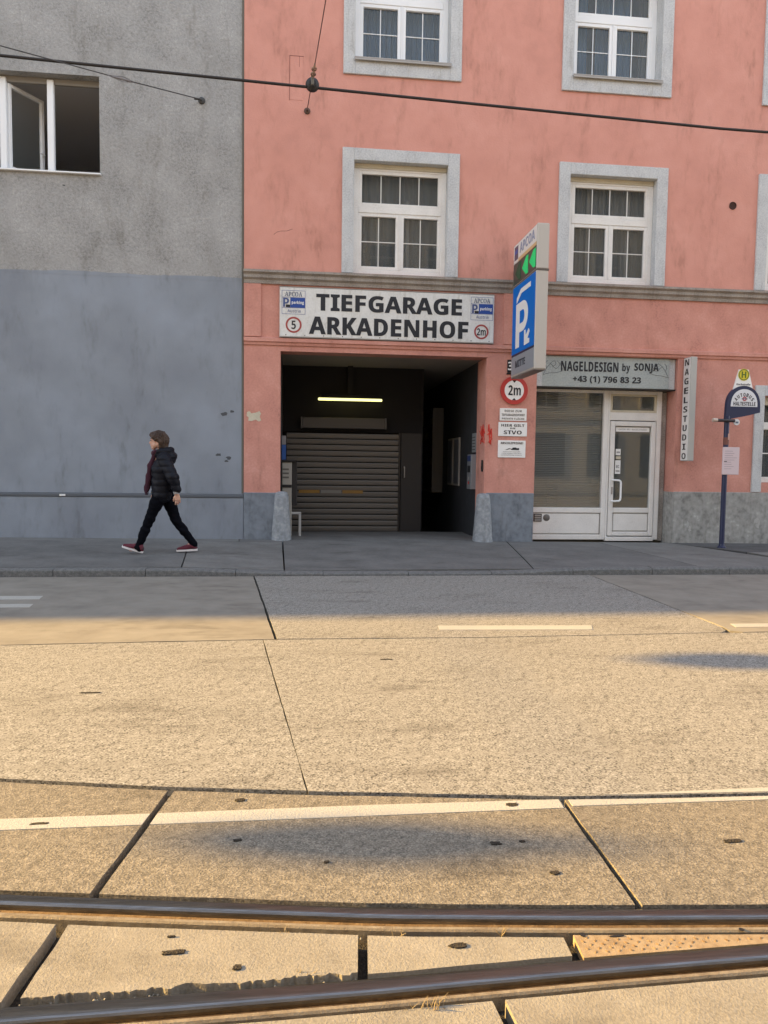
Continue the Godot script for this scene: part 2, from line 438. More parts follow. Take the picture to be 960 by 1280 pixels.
# ------------------------------------------------------------------ ground pieces
func slab(parent: Node, called: String, poly: PackedVector2Array, m: Material, top = 0.0, thick := 0.13, jit := 0.004, step := 0.12, rough_from := Vector2.ZERO, rough_to := Vector2.ZERO, bev := 0.005) -> MeshInstance3D:
	# poly in (x, z); edges cut into short runs and broken up a little, arris bevelled
	if Geometry2D.is_polygon_clockwise(poly):
		poly.reverse()
	var pts := PackedVector2Array()
	for i in poly.size():
		var a := poly[i]
		var b := poly[(i + 1) % poly.size()]
		var is_rough := rough_from != rough_to and a.distance_to(Geometry2D.get_closest_point_to_segment(a, rough_from, rough_to)) < 0.03 and b.distance_to(Geometry2D.get_closest_point_to_segment(b, rough_from, rough_to)) < 0.03
		var st := 0.011 if is_rough else step
		var k: int = clampi(int(a.distance_to(b) / st), 1, 90)
		var nn := (b - a).normalized().orthogonal()
		for q in k:
			var p := a.lerp(b, (q + (rng.randf_range(0.0, 0.8) if is_rough and q > 0 else 0.0)) / k)
			if q > 0:
				p += nn * (rng.randf_range(-0.005, 0.005) + 0.007 * sin(q * 0.55) * sin(q * 0.23 + 1.0) if is_rough else rng.randf_range(-jit, jit))
			pts.append(p)
	var inner := Geometry2D.offset_polygon(pts, -bev)
	var ins: PackedVector2Array = inner[0] if inner.size() else pts
	var b := MB.new()
	var yf := func(p: Vector2) -> float: return top.call(p) if top is Callable else top
	var idx := Geometry2D.triangulate_polygon(ins)
	for i in range(0, idx.size(), 3):
		var p := ins[idx[i]]
		var q := ins[idx[i + 1]]
		var r := ins[idx[i + 2]]
		b.tri(Vector3(p.x, yf.call(p), p.y), Vector3(q.x, yf.call(q), q.y), Vector3(r.x, yf.call(r), r.y), Vector3.UP)
	# bevel: join every inner point to the nearest run of the outer line
	if ins.size() == pts.size():
		var best := 0
		for i in pts.size():
			if pts[i].distance_squared_to(ins[0]) < pts[best].distance_squared_to(ins[0]):
				best = i
		for i in pts.size():
			var p0 := ins[i]
			var p1 := ins[(i + 1) % ins.size()]
			var o0 := pts[(best + i) % pts.size()]
			var o1 := pts[(best + i + 1) % pts.size()]
			b.quad(Vector3(p0.x, yf.call(p0), p0.y), Vector3(p1.x, yf.call(p1), p1.y), Vector3(o1.x, yf.call(o1) - bev, o1.y), Vector3(o0.x, yf.call(o0) - bev, o0.y), Vector3.UP)
			b.quad(Vector3(o0.x, yf.call(o0) - bev, o0.y), Vector3(o1.x, yf.call(o1) - bev, o1.y), Vector3(o1.x, yf.call(o1) - thick, o1.y), Vector3(o0.x, yf.call(o0) - thick, o0.y))
	else:
		for i in ins.size():
			var o0 := ins[i]
			var o1 := ins[(i + 1) % ins.size()]
			b.quad(Vector3(o0.x, yf.call(o0), o0.y), Vector3(o1.x, yf.call(o1), o1.y), Vector3(o1.x, yf.call(o1) - thick, o1.y), Vector3(o0.x, yf.call(o0) - thick, o0.y))
	return obj(called, b, m, parent)

func sheet(parent: Node, called: String, poly: PackedVector2Array, y: float, m: Material, t := 0.003) -> MeshInstance3D:
	var b := MB.new()
	var idx := Geometry2D.triangulate_polygon(poly)
	for i in range(0, idx.size(), 3):
		var p := poly[idx[i]]
		var q := poly[idx[i + 1]]
		var r := poly[idx[i + 2]]
		b.tri(Vector3(p.x, y, p.y), Vector3(q.x, y, q.y), Vector3(r.x, y, r.y), Vector3.UP)
	for i in poly.size():
		var o0 := poly[i]
		var o1 := poly[(i + 1) % poly.size()]
		b.quad(Vector3(o0.x, y, o0.y), Vector3(o1.x, y, o1.y), Vector3(o1.x, y - t, o1.y), Vector3(o0.x, y - t, o0.y))
	return obj(called, b, m, parent)

func pl(pts: Array, x: float) -> float:
	# piecewise line through [x, z] pairs, run on at both ends and level beyond x = -6 and x = 4
	x = clampf(x, -6.0, 4.0)
	var i := 0
	while i < pts.size() - 2 and x > pts[i + 1][0]:
		i += 1
	return lerpf(pts[i][1], pts[i + 1][1], (x - pts[i][0]) / (pts[i + 1][0] - pts[i][0]))

const JB := [[-2.3, -3.52], [-1.298, -3.318], [-0.626, -3.183], [0.023, -3.082], [1.102, -2.945], [1.451, -2.925], [2.016, -2.902], [3.0, -2.88]]
const R1 := [[-2.5, -2.70], [-0.956, -2.426], [-0.336, -2.331], [0.271, -2.241], [0.878, -2.178], [1.495, -2.126], [2.6, -2.055]]
const R2 := [[-2.0, -1.86], [-0.757, -1.905], [-0.277, -1.913], [0.236, -1.924], [0.789, -1.943], [1.38, -1.956], [2.4, -1.98]]

func along(f: Array, x0: float, x1: float, off: float, step := 0.3) -> PackedVector2Array:
	var out := PackedVector2Array()
	var k: int = max(1, int(ceil(absf(x1 - x0) / step)))
	for i in k + 1:
		var x := lerpf(x0, x1, float(i) / k)
		out.append(Vector2(x, pl(f, x) + off))
	return out

# slab between two lines: far line from xa..xb, near line from xc..xd
func strip(parent: Node, called: String, far_f: Array, fo: float, near_f: Array, no: float, xa: float, xb: float, xc: float, xd: float, m: Material, rough := false) -> void:
	var p := along(far_f, xa, xb, fo)
	var q := along(near_f, xc, xd, no)
	var a := q[0]
	var b := q[q.size() - 1]
	q.reverse()
	p.append_array(q)
	if rough:
		# the near edge of this slab has crumbled
		slab(parent, called, p, m, 0.0, 0.13, 0.004, 0.1, a, b)
	else:
		slab(parent, called, p, m, 0.0, 0.13, 0.003, 0.1)

func kerb_y(x: float) -> float:
	var d := absf(x - 1.2)
	return lerpf(0.038, 0.088, smoothstep(1.3, 2.7, d))

func walk_y(p: Vector2) -> float:
	var t := clampf((-9.15 - p.y) / 3.1, 0.0, 1.0)
	var wall_y := 0.085 + 3.1 * (0.0165 - 0.0022 * (clampf(p.x, -5.0, 9.0) - 1.0))
	return lerpf(kerb_y(p.x), wall_y, t) + 0.02 * t * (1.0 - t)

# ------------------------------------------------------------------ the place
const FZ := -12.25        # the plane of the facades
const EYE := Vector3(0, 1.4, 0)

func _ready() -> void:
	rng.seed = 4711
	# camera
	var cam := Camera3D.new()
	cam.name = "camera"
	cam.fov = 69.42
	cam.far = 600.0
	cam.near = 0.05
	add_child(cam)
	cam.transform = Transform3D(Basis(Vector3(0.99362623, 0.01344666, 0.1119201), Vector3(-0.00615686, 0.99785149, -0.06522648), Vector3(-0.11255672, 0.06412166, 0.9915742)).orthonormalized(), EYE)
	# sky, air and exposure
	var we := WorldEnvironment.new()
	we.name = "environment"
	var env := Environment.new()
	env.background_mode = Environment.BG_SKY
	var sm := ProceduralSkyMaterial.new()
	sm.sky_top_color = Color(0.50, 0.54, 0.60)
	sm.sky_horizon_color = Color(0.98, 0.97, 0.95)
	sm.sky_curve = 0.2
	sm.ground_bottom_color = Color(0.32, 0.30, 0.28)
	sm.ground_horizon_color = Color(0.62, 0.60, 0.58)
	sm.sun_angle_max = 1.0
	sm.energy_multiplier = 1.22
	var sky := Sky.new()
	sky.sky_material = sm
	env.sky = sky
	env.tonemap_mode = Environment.TONE_MAPPER_LINEAR
	env.tonemap_exposure = 4.05
	env.sdfgi_enabled = true
	env.ssao_enabled = true
	env.ssil_enabled = true
	we.environment = env
	add_child(we)
	# low sun from the left along the street, a little behind the houses
	var sun := DirectionalLight3D.new()
	sun.name = "sun"
	sun.light_color = Color(1.0, 0.82, 0.49)
	sun.light_energy = 1.5
	sun.light_angular_distance = 0.5
	sun.shadow_enabled = true
	add_child(sun)
	var el := deg_to_rad(20.0)
	var az := deg_to_rad(6.6)
	var to_sun := Vector3(-cos(el) * cos(az), sin(el), -cos(el) * sin(az))
	sun.look_at_from_position(to_sun * 40.0, Vector3.ZERO, Vector3.UP)

	font_bold = SystemFont.new()
	font_bold.font_names = PackedStringArray(["Droid Sans"])
	font_bold.font_weight = 700
	font_plain = SystemFont.new()
	font_plain.font_names = PackedStringArray(["Droid Sans"])
	font_serif = SystemFont.new()
	font_serif.font_names = PackedStringArray(["Droid Serif"])
	font_serif.font_weight = 700
	make_materials()

	ground_and_road()
	pavement()
	pink_building()
	garage()
	grey_building()
	other_buildings()
	rails()
	signs()
	bus_stop()
	wires()
	person()

func ground_and_road() -> void:
	var b := MB.new()
	b.quad(Vector3(-250, -0.11, -250), Vector3(250, -0.11, -250), Vector3(250, -0.11, 250), Vector3(-250, -0.11, 250), Vector3.UP)
	var g := obj("ground", b, M.dirt, self, "structure")
	g.set_meta("label", "dark packed dirt under the road slabs")
	var road := structure("road", "sunlit road of pale concrete slabs between kerb and tram rails")
	# kerbside row: smooth bus lane panels left and right, rough panel between them
	slab(road, "slab", PackedVector2Array([Vector2(-7.2, -9.19), Vector2(-0.570, -9.19), Vector2(-0.194, -5.873), Vector2(-2.3, -5.795), Vector2(-7.2, -5.74)]), M.lane)
	slab(road, "slab", PackedVector2Array([Vector2(-0.556, -9.19), Vector2(3.745, -9.19), Vector2(3.725, -6.12), Vector2(3.69, -5.98), Vector2(3.60, -5.902), Vector2(1.465, -5.842), Vector2(-0.178, -5.877)]), M.aggregate, 0.0, 0.13, 0.002, 0.12, Vector2.ZERO, Vector2.ZERO, 0.002)
	slab(road, "slab", PackedVector2Array([Vector2(3.753, -9.19), Vector2(12.0, -9.19), Vector2(12.0, -5.93), Vector2(3.80, -5.905), Vector2(3.705, -5.96), Vector2(3.737, -6.12)]), M.lane)
	# wide row of exposed aggregate
	var zb := -5.845
	slab(road, "slab", PackedVector2Array([Vector2(-5.9, -5.735), Vector2(-2.3, -5.78), Vector2(-0.290, -5.852), Vector2(0.036, -3.10), Vector2(-0.626, -3.198), Vector2(-1.298, -3.333), Vector2(-2.3, -3.535), Vector2(-5.9, -4.26)]), M.aggregate, 0.0, 0.13, 0.002, 0.12, Vector2.ZERO, Vector2.ZERO, 0.002)
	slab(road, "slab", PackedVector2Array([Vector2(-0.286, -5.858), Vector2(1.465, -5.826), Vector2(3.58, -5.888), Vector2(5.9, -5.893), Vector2(5.9, -2.88), Vector2(3.0, -2.895), Vector2(2.016, -2.917), Vector2(1.451, -2.938), Vector2(1.102, -2.958), Vector2(0.039, -3.095)]), M.aggregate, 0.0, 0.13, 0.002, 0.12, Vector2.ZERO, Vector2.ZERO, 0.002)
	# row with the white line, up to the first rail
	strip(road, "slab", JB, 0.015, R1, -0.014, -3.39, -0.549, -3.39, -0.666, M.grimy)
	strip(road, "slab", JB, 0.015, R1, -0.014, -0.530, 1.099, -0.646, 1.081, M.grimy)
	strip(road, "slab", JB, 0.012, R1, -0.014, 1.111, 3.09, 1.094, 3.09, M.grimy)
	# between the rails
	strip(road, "slab", R1, 0.140, R2, -0.012, -3.39, -0.722, -3.39, -0.757, M.cement)
	strip(road, "slab", R1, 0.140, R2, -0.022, -0.694, 0.184, -0.722, 0.170, M.cement, true)
	strip(road, "slab", R1, 0.140, R2, -0.012, 0.202, 0.793, 0.188, 0.788, M.cement)
	# this side of the second rail
	strip(road, "slab", R2, 0.122, [[-3, -0.75], [3, -0.75]], 0, -3.39, 0.513, -3.39, 0.63, M.cement)
	strip(road, "slab", R2, 0.122, [[-3, -0.75], [3, -0.75]], 0, 0.538, 3.09, 0.655, 3.09, M.cement)
	# farther along the street and behind the camera the same paving in plain panels
	for k in 6:
		var x0 := -7.22 - 6.0 * (k + 1)
		slab(road, "slab", PackedVector2Array([Vector2(x0 + 0.02, -9.19), Vector2(x0 + 6.0, -9.19), Vector2(x0 + 6.0, -5.75), Vector2(x0 + 0.02, -5.75)]), M.lane, 0.0, 0.13, 0.003, 0.5)
		x0 += 1.3
		slab(road, "slab", PackedVector2Array([Vector2(x0 + 0.02, -5.73), Vector2(x0 + 6.0, -5.73), Vector2(x0 + 6.0, -4.28), Vector2(x0 + 0.02, -4.28)]), M.aggregate, 0.0, 0.13, 0.003, 0.5)
		x0 = 12.02 + 6.0 * k
		slab(road, "slab", PackedVector2Array([Vector2(x0, -9.19), Vector2(x0 + 5.98, -9.19), Vector2(x0 + 5.98, -5.93), Vector2(x0, -5.93)]), M.lane, 0.0, 0.13, 0.003, 0.5)
		x0 -= 6.1
		slab(road, "slab", PackedVector2Array([Vector2(x0, -5.9), Vector2(x0 + 5.98, -5.9), Vector2(x0 + 5.98, -2.9), Vector2(x0, -2.9)]), M.aggregate, 0.0, 0.13, 0.003, 0.5)
	var far := MB.new()
	far.bar(-45, -3.4, -0.12, -0.004, -4.26, 9.2)
	far.bar(3.1, 45, -0.12, -0.004, -2.87, 9.2)
	far.bar(-3.39, 3.09, -0.12, -0.004, -0.74, 9.2)
	obj("carriageway", far, M.cement, road)
	var jf := MB.new()
	jf.bar(-3.38, 5.8, -0.10, -0.048, -9.15, -0.76)
	obj("joint_dirt", jf, M.dirt, road)
	# painted lines
	var m: Material = M.paint
	sheet(road, "painted_line", PackedVector2Array([Vector2(-3.1, -2.955), Vector2(-0.586, -2.940), Vector2(-0.600, -2.850), Vector2(-3.1, -2.862)]), 0.003, m)
	sheet(road, "painted_line", PackedVector2Array([Vector2(-0.556, -2.940), Vector2(0.3, -2.941), Vector2(1.088, -2.926), Vector2(1.084, -2.850), Vector2(0.2, -2.848), Vector2(-0.570, -2.850)]), 0.003, m)
	sheet(road, "painted_line", PackedVector2Array([Vector2(1.128, -2.920), Vector2(1.6, -2.894), Vector2(2.3, -2.876), Vector2(2.9, -2.862), Vector2(2.9, -2.846), Vector2(1.98, -2.851), Vector2(1.126, -2.862)]), 0.003, m)
	sheet(road, "painted_line", PackedVector2Array([Vector2(1.30, -2.954), Vector2(1.46, -2.945), Vector2(2.02, -2.924), Vector2(3.0, -2.905), Vector2(5.5, -2.895), Vector2(5.5, -2.945), Vector2(3.0, -2.948), Vector2(2.04, -2.962), Vector2(1.6, -2.958)]), 0.003, m)
	sheet(road, "painted_line", PackedVector2Array([Vector2(1.20, -6.285), Vector2(2.57, -6.225), Vector2(2.515, -6.06), Vector2(1.18, -6.12)]), 0.003, m)
	sheet(road, "painted_line", PackedVector2Array([Vector2(-4.4, -7.93), Vector2(-2.628, -7.885), Vector2(-2.60, -7.69), Vector2(-4.4, -7.72)]), 0.003, m)
	sheet(road, "painted_line", PackedVector2Array([Vector2(-4.4, -7.49), Vector2(-2.572, -7.445), Vector2(-2.55, -7.27), Vector2(-4.4, -7.30)]), 0.003, m)
	sheet(road, "painted_line", PackedVector2Array([Vector2(3.88, -6.225), Vector2(5.4, -6.20), Vector2(5.4, -6.06), Vector2(3.85, -6.09)]), 0.003, m)
	# lifting slots packed with grit, tar spots
	var pits := [[-0.352, -2.077, 0.030, 0.009], [0.465, -2.032, 0.026, 0.010], [-0.226, -2.70, 0.016, 0.009], [0.729, -2.594, 0.022, 0.012], [0.881, -2.381, 0.016, 0.011], [1.627, -2.533, 0.036, 0.012], [-0.165, -1.995, 0.013, 0.011], [0.83, -2.60, 0.012, 0.008], [0.88, -2.89, 0.028, 0.018], [-0.99, -2.89, 0.035, 0.010], [-0.37, -2.15, 0.012, 0.004], [-0.24, -3.03, 0.02, 0.012], [-1.25, -4.55, 0.06, 0.008], [0.62, -5.2, 0.05, 0.008], [1.9, -2.6, 0.01, 0.006], [0.1, -2.52, 0.01, 0.007]]
	for p in pits:
		var poly := PackedVector2Array()
		for k in 18:
			var a := TAU * k / 18
			var r := rng.randf_range(0.66, 1.18)
			poly.append(Vector2(p[0] + signf(cos(a)) * pow(absf(cos(a)), 0.6) * p[2] * r, p[1] + signf(sin(a)) * pow(absf(sin(a)), 0.6) * p[3] * r))
		sheet(road, "tar_spot", poly, 0.0045, M.dirt, 0.003)
	# crumbled concrete and grit in the gap before the second rail, and dry weeds
	var gr := MB.new()
	for k in 190:
		var x := rng.randf_range(-0.72, 0.18) if k < 120 else rng.randf_range(-0.95, 1.9)
		var z := pl(R2, x) - rng.randf_range(0.0, 0.028)
		if k >= 120:
			z = pl(R1, x) + rng.randf_range(0.118, 0.132)
		var s := rng.randf_range(0.002, 0.0062)
		gr.box(Vector3(x, -0.022 + rng.randf_range(-0.014, 0.006), z), Vector3(s, s * 0.8, s) * 1.4, s * 0.4, Basis.from_euler(Vector3(rng.randf() * 3, rng.randf() * 3, rng.randf() * 3)))
	tag(obj("grit", gr, M.cement, self, "stuff"), "crumbs of concrete and grit along the rail gaps", "grit")
	var wd := MB.new()
	for c in [[0.352, -1.795, 14, 0.028], [0.30, -1.80, 5, 0.016], [-0.05, -2.152, 6, 0.010], [0.30, -2.118, 5, 0.010], [0.62, -2.095, 8, 0.009], [0.02, -1.955, 5, 0.012]]:
		for k in c[2]:
			var p := Vector3(c[0] + rng.randfn(0, 0.014), -0.02, c[1] + rng.randfn(0, 0.004))
			var q := p + Vector3(rng.randfn(0, 0.014), 0.02 + c[3] * rng.randf_range(0.5, 1.1), rng.randfn(0, 0.01))
			wd.tube([p, (p + q) * 0.5 + Vector3(rng.randfn(0, 0.004), 0.004, 0), q], [0.0014, 0.0012, 0.0004], 4, false)
	tag(obj("dry_weeds", wd, plain(0.25, 0.195, 0.12, 0.9), self, "stuff"), "dry straw coloured weeds in the rail gaps", "weeds")

func pavement() -> void:
	var pv := structure("pavement", "shaded grey asphalt pavement in front of the houses")
	var z0 := -9.36
	var zb := -12.26
	# [far-left x, far-right x, near-left x, near-right x, far z, near z, material]
	var L := [
		[-6.0, -0.98, -6.0, -0.98, zb, -11.93, M.asphalt_pale],
		[-6.0, -1.73, -6.0, -1.47, -11.922, z0, M.asphalt],
		[-1.724, -0.29, -1.46, -0.2, -11.922, z0, M.asphalt_pale],
		[-0.972, -0.29, -0.972, -0.29, zb, -11.93, M.asphalt],
		[-0.28, 3.49, -0.19, 3.04, zb, z0, M.asphalt],
		[3.502, 5.10, 3.052, 5.32, zb, z0, M.asphalt],
		[5.108, 6.42, 5.33, 7.2, zb, z0, M.asphalt_pale],
		[6.43, 9.5, 7.0, 9.5, zb, -10.9, M.asphalt_dark],
		[7.01, 9.5, 7.21, 9.5, -10.892, z0, M.asphalt_pale],
	]
	for p in L:
		var poly := PackedVector2Array()
		for k in 7:
			poly.append(Vector2(lerpf(p[0], p[1], k / 6.0), p[4]))
		for k in range(1, 5):
			poly.append(Vector2(lerpf(p[1], p[3], k / 5.0), lerpf(p[4], p[5], k / 5.0)))
		for k in 7:
			poly.append(Vector2(lerpf(p[3], p[2], k / 6.0), p[5]))
		for k in range(1, 5):
			poly.append(Vector2(lerpf(p[2], p[0], k / 5.0), lerpf(p[5], p[4], k / 5.0)))
		slab(pv, "panel", poly, p[6], walk_y, 0.16, 0.002, 0.5, Vector2.ZERO, Vector2.ZERO, 0.004)
	for k in 6:
		for sg in [-1, 1]:
			var x0: float = 9.51 + 6.0 * k if sg > 0 else -12.0 - 6.0 * k
			slab(pv, "panel", PackedVector2Array([Vector2(x0, zb), Vector2(x0 + 5.98, zb), Vector2(x0 + 5.98, z0), Vector2(x0, z0)]), M.asphalt, walk_y, 0.16, 0.002, 1.5, Vector2.ZERO, Vector2.ZERO, 0.004)
	var bed := MB.new()
	bed.bar(-48, 48, -0.2, -0.02, -12.6, -9.2)
	obj("pavement_bed", bed, M.dirt, pv)
	var kb := structure("kerb", "grey stone kerb along the shaded pavement edge")
	var xs := []
	var x := -45.5
	while x < 45.0:
		xs.append(x)
		x += 1.15 if x < -3.6 or x > 7.0 else 1.08
	for i in xs.size() - 1:
		var b := MB.new()
		var a: float = xs[i] + 0.004
		var c: float = xs[i + 1] - 0.004
		var dy := rng.randf_range(-0.004, 0.004)
		var n := 4
		for k in n:
			var u0 := lerpf(a, c, float(k) / n)
			var u1 := lerpf(a, c, float(k + 1) / n)
			var pr := func(u: float) -> Array:
				var y := kerb_y(u) + dy
				return [Vector3(u, -0.12, -9.196), Vector3(u, y - 0.022, -9.204), Vector3(u, y - 0.006, -9.216), Vector3(u, y + 0.001, -9.236), Vector3(u, y + 0.003, -9.353), Vector3(u, -0.12, -9.356)]
			var P: Array = pr.call(u0)
			var Q: Array = pr.call(u1)
			for j in 5:
				b.quad(P[j], P[j + 1], Q[j + 1], Q[j], Vector3(0, 1, 0.6) if j < 4 else Vector3(0, 0, -1))
			if k == 0:
				for j in range(1, 5):
					b.tri(P[0], P[j], P[j + 1] if j < 5 else P[5], Vector3.LEFT)
			if k == n - 1:
				for j in range(1, 5):
					b.tri(Q[0], Q[j], Q[j + 1], Vector3.RIGHT)
		obj("kerb_stone", b, M.kerb, kb)
	# far side of the street
	var fp := structure("far_pavement", "pavement on the far side of the street behind the viewer")
	obj("panel", bx(-48, 48, -0.1, 0.1, 9.2, 13.0, 0.02), M.asphalt_pale, fp)

# ------------------------------------------------------------------ windows of the pink house
func curtain(parent: Node, x0: float, x1: float, y0: float, y1: float, z: float, m: Material, waves: float, amp := 0.025) -> void:
	var b := MB.new()
	var n := int((x1 - x0) / 0.012)
	var ph := rng.randf() * 6.0
	var f := func(x: float) -> float: return z + amp * sin(x * waves + ph + 1.3 * sin(x * 5.1 + ph)) + amp * 0.5 * sin(x * waves * 2.3 + ph * 2.0)
	for i in n:
		var a := lerpf(x0, x1, float(i) / n)
		var c := lerpf(x0, x1, float(i + 1) / n)
		b.quad(Vector3(a, y0, f.call(a)), Vector3(c, y0, f.call(c)), Vector3(c, y1, f.call(c)), Vector3(a, y1, f.call(a)), Vector3.BACK)
	obj("curtain", b, m, parent)

# outer edges of the plaster surround x0..x1, y0..y1; opening measured from it; y grows up
func house_window(bld: Node, x0: float, x1: float, y0: float, y1: float, recess: float, lower: bool, drapes: Array) -> void:
	var w := node("window", bld)
	var s := 0.19
	var yb := y0 + (0.0 if lower else 0.23)
	var zf := FZ + 0.035
	var sr := MB.new()
	sr.bar(x0, x0 + s, y0, y1, FZ - 0.02, zf, 0.006)
	sr.bar(x1 - s, x1, y0, y1, FZ - 0.02, zf, 0.006)
	sr.bar(x0 + s, x1 - s, y1 - s, y1, FZ - 0.02, zf - 0.001, 0.006)
	if not lower:
		sr.bar(x0 + s, x1 - s, y0, yb, FZ - 0.02, zf - 0.001, 0.006)
	# reveals
	var zr := FZ - recess
	sr.bar(x0 + s - 0.02, x0 + s, yb, y1 - s, zr, FZ - 0.02)
	sr.bar(x1 - s, x1 - s + 0.02, yb, y1 - s, zr, FZ - 0.02)
	sr.bar(x0 + s, x1 - s, y1 - s, y1 - s + 0.02, zr, FZ - 0.02)
	obj("surround", sr, M.surround, w)
	if not lower:
		var sl := MB.new()
		sl.bar(x0 + s - 0.015, x1 - s + 0.015, yb, yb + 0.022, zr + 0.03, zf + 0.045, 0.004)
		sl.bar(x0 + s - 0.015, x1 - s + 0.015, yb - 0.03, yb, zf + 0.037, zf + 0.045, 0.002)
		obj("sill", sl, M.grey_metal, w)
	var a := x0 + s
	var c := x1 - s
	var t := y1 - s
	var bt := yb + (0.03 if lower else 0.024)
	# frame: head (roller box), jambs, foot, transom, mullion
	var wm: Material = M.frame if lower else M.frame_white
	var f := MB.new()
	var zg := zr + 0.03
	f.bar(a, a + 0.085, bt, t - 0.075, zg - 0.03, zg + 0.035, 0.006)
	f.bar(c - 0.085, c, bt, t - 0.075, zg - 0.03, zg + 0.035, 0.006)
	f.bar(a + 0.085, c - 0.085, bt, bt + 0.07, zg - 0.03, zg + 0.034, 0.006)
	f.bar(a + 0.085, c - 0.085, t - 0.105, t - 0.075, zg - 0.03, zg + 0.034, 0.004)
	var ty := bt + 1.03       # middle of the transom
	f.bar(a + 0.085, c - 0.085, ty - 0.05, ty + 0.06, zg - 0.03, zg + 0.038, 0.006)
	obj("frame", f, wm, w)
	obj("blind_box", bx(a, c, t - 0.075, t, zg - 0.03, zg + 0.05, 0.008), M.cream if lower else wm, w)
	var mx := (a + c) * 0.5
	# leaves
	var rects := [[a + 0.085, mx - 0.012, bt + 0.07, ty - 0.05, true], [mx + 0.012, c - 0.085, bt + 0.07, ty - 0.05, true], [a + 0.085, c - 0.085, ty + 0.06, t - 0.105, false]]
	obj("mullion", bx(mx - 0.012, mx + 0.012, bt + 0.07, ty - 0.05, zg - 0.02, zg + 0.042, 0.004), wm, w)
	for r in rects:
		var k := 0.055
		var l := MB.new()
		l.bar(r[0], r[0] + k, r[2], r[3], zg - 0.02, zg + 0.03, 0.005)
		l.bar(r[1] - k, r[1], r[2], r[3], zg - 0.02, zg + 0.03, 0.005)
		l.bar(r[0] + k, r[1] - k, r[2], r[2] + k, zg - 0.02, zg + 0.029, 0.005)
		l.bar(r[0] + k, r[1] - k, r[3] - k, r[3], zg - 0.02, zg + 0.029, 0.005)
		obj("sash" if r[4] else "transom_sash", l, wm, w)
		obj("pane", bx(r[0] + k - 0.004, r[1] - k + 0.004, r[2] + k - 0.004, r[3] - k + 0.004, zg - 0.012, zg - 0.008), M.glass, w)
		var gx0: float = r[0] + k
		var gx1: float = r[1] - k
		if r[4]:
			var xm := (gx0 + gx1) * 0.5
			var ym: float = lerpf(r[2], r[3], 0.5)
			obj("muntin", bx(xm - 0.0075, xm + 0.0075, r[2] + k, r[3] - k, zg - 0.007, zg + 0.006, 0.003), wm, w)
			obj("muntin", bx(gx0, gx1, ym - 0.0075, ym + 0.0075, zg - 0.006, zg + 0.005, 0.003), wm, w)
		else:
			for q in 3:
				var xm := lerpf(gx0, gx1, (q + 1) / 4.0)
				obj("muntin", bx(xm - 0.0075, xm + 0.0075, r[2] + k, r[3] - k, zg - 0.007, zg + 0.006, 0.003), wm, w)
	for d in drapes:
		curtain(w, lerpf(a, c, d[0]), lerpf(a, c, d[1]), bt, lerpf(bt, t, d[2]), zg - 0.16 - d[3] * 0.05, d[4], d[5])

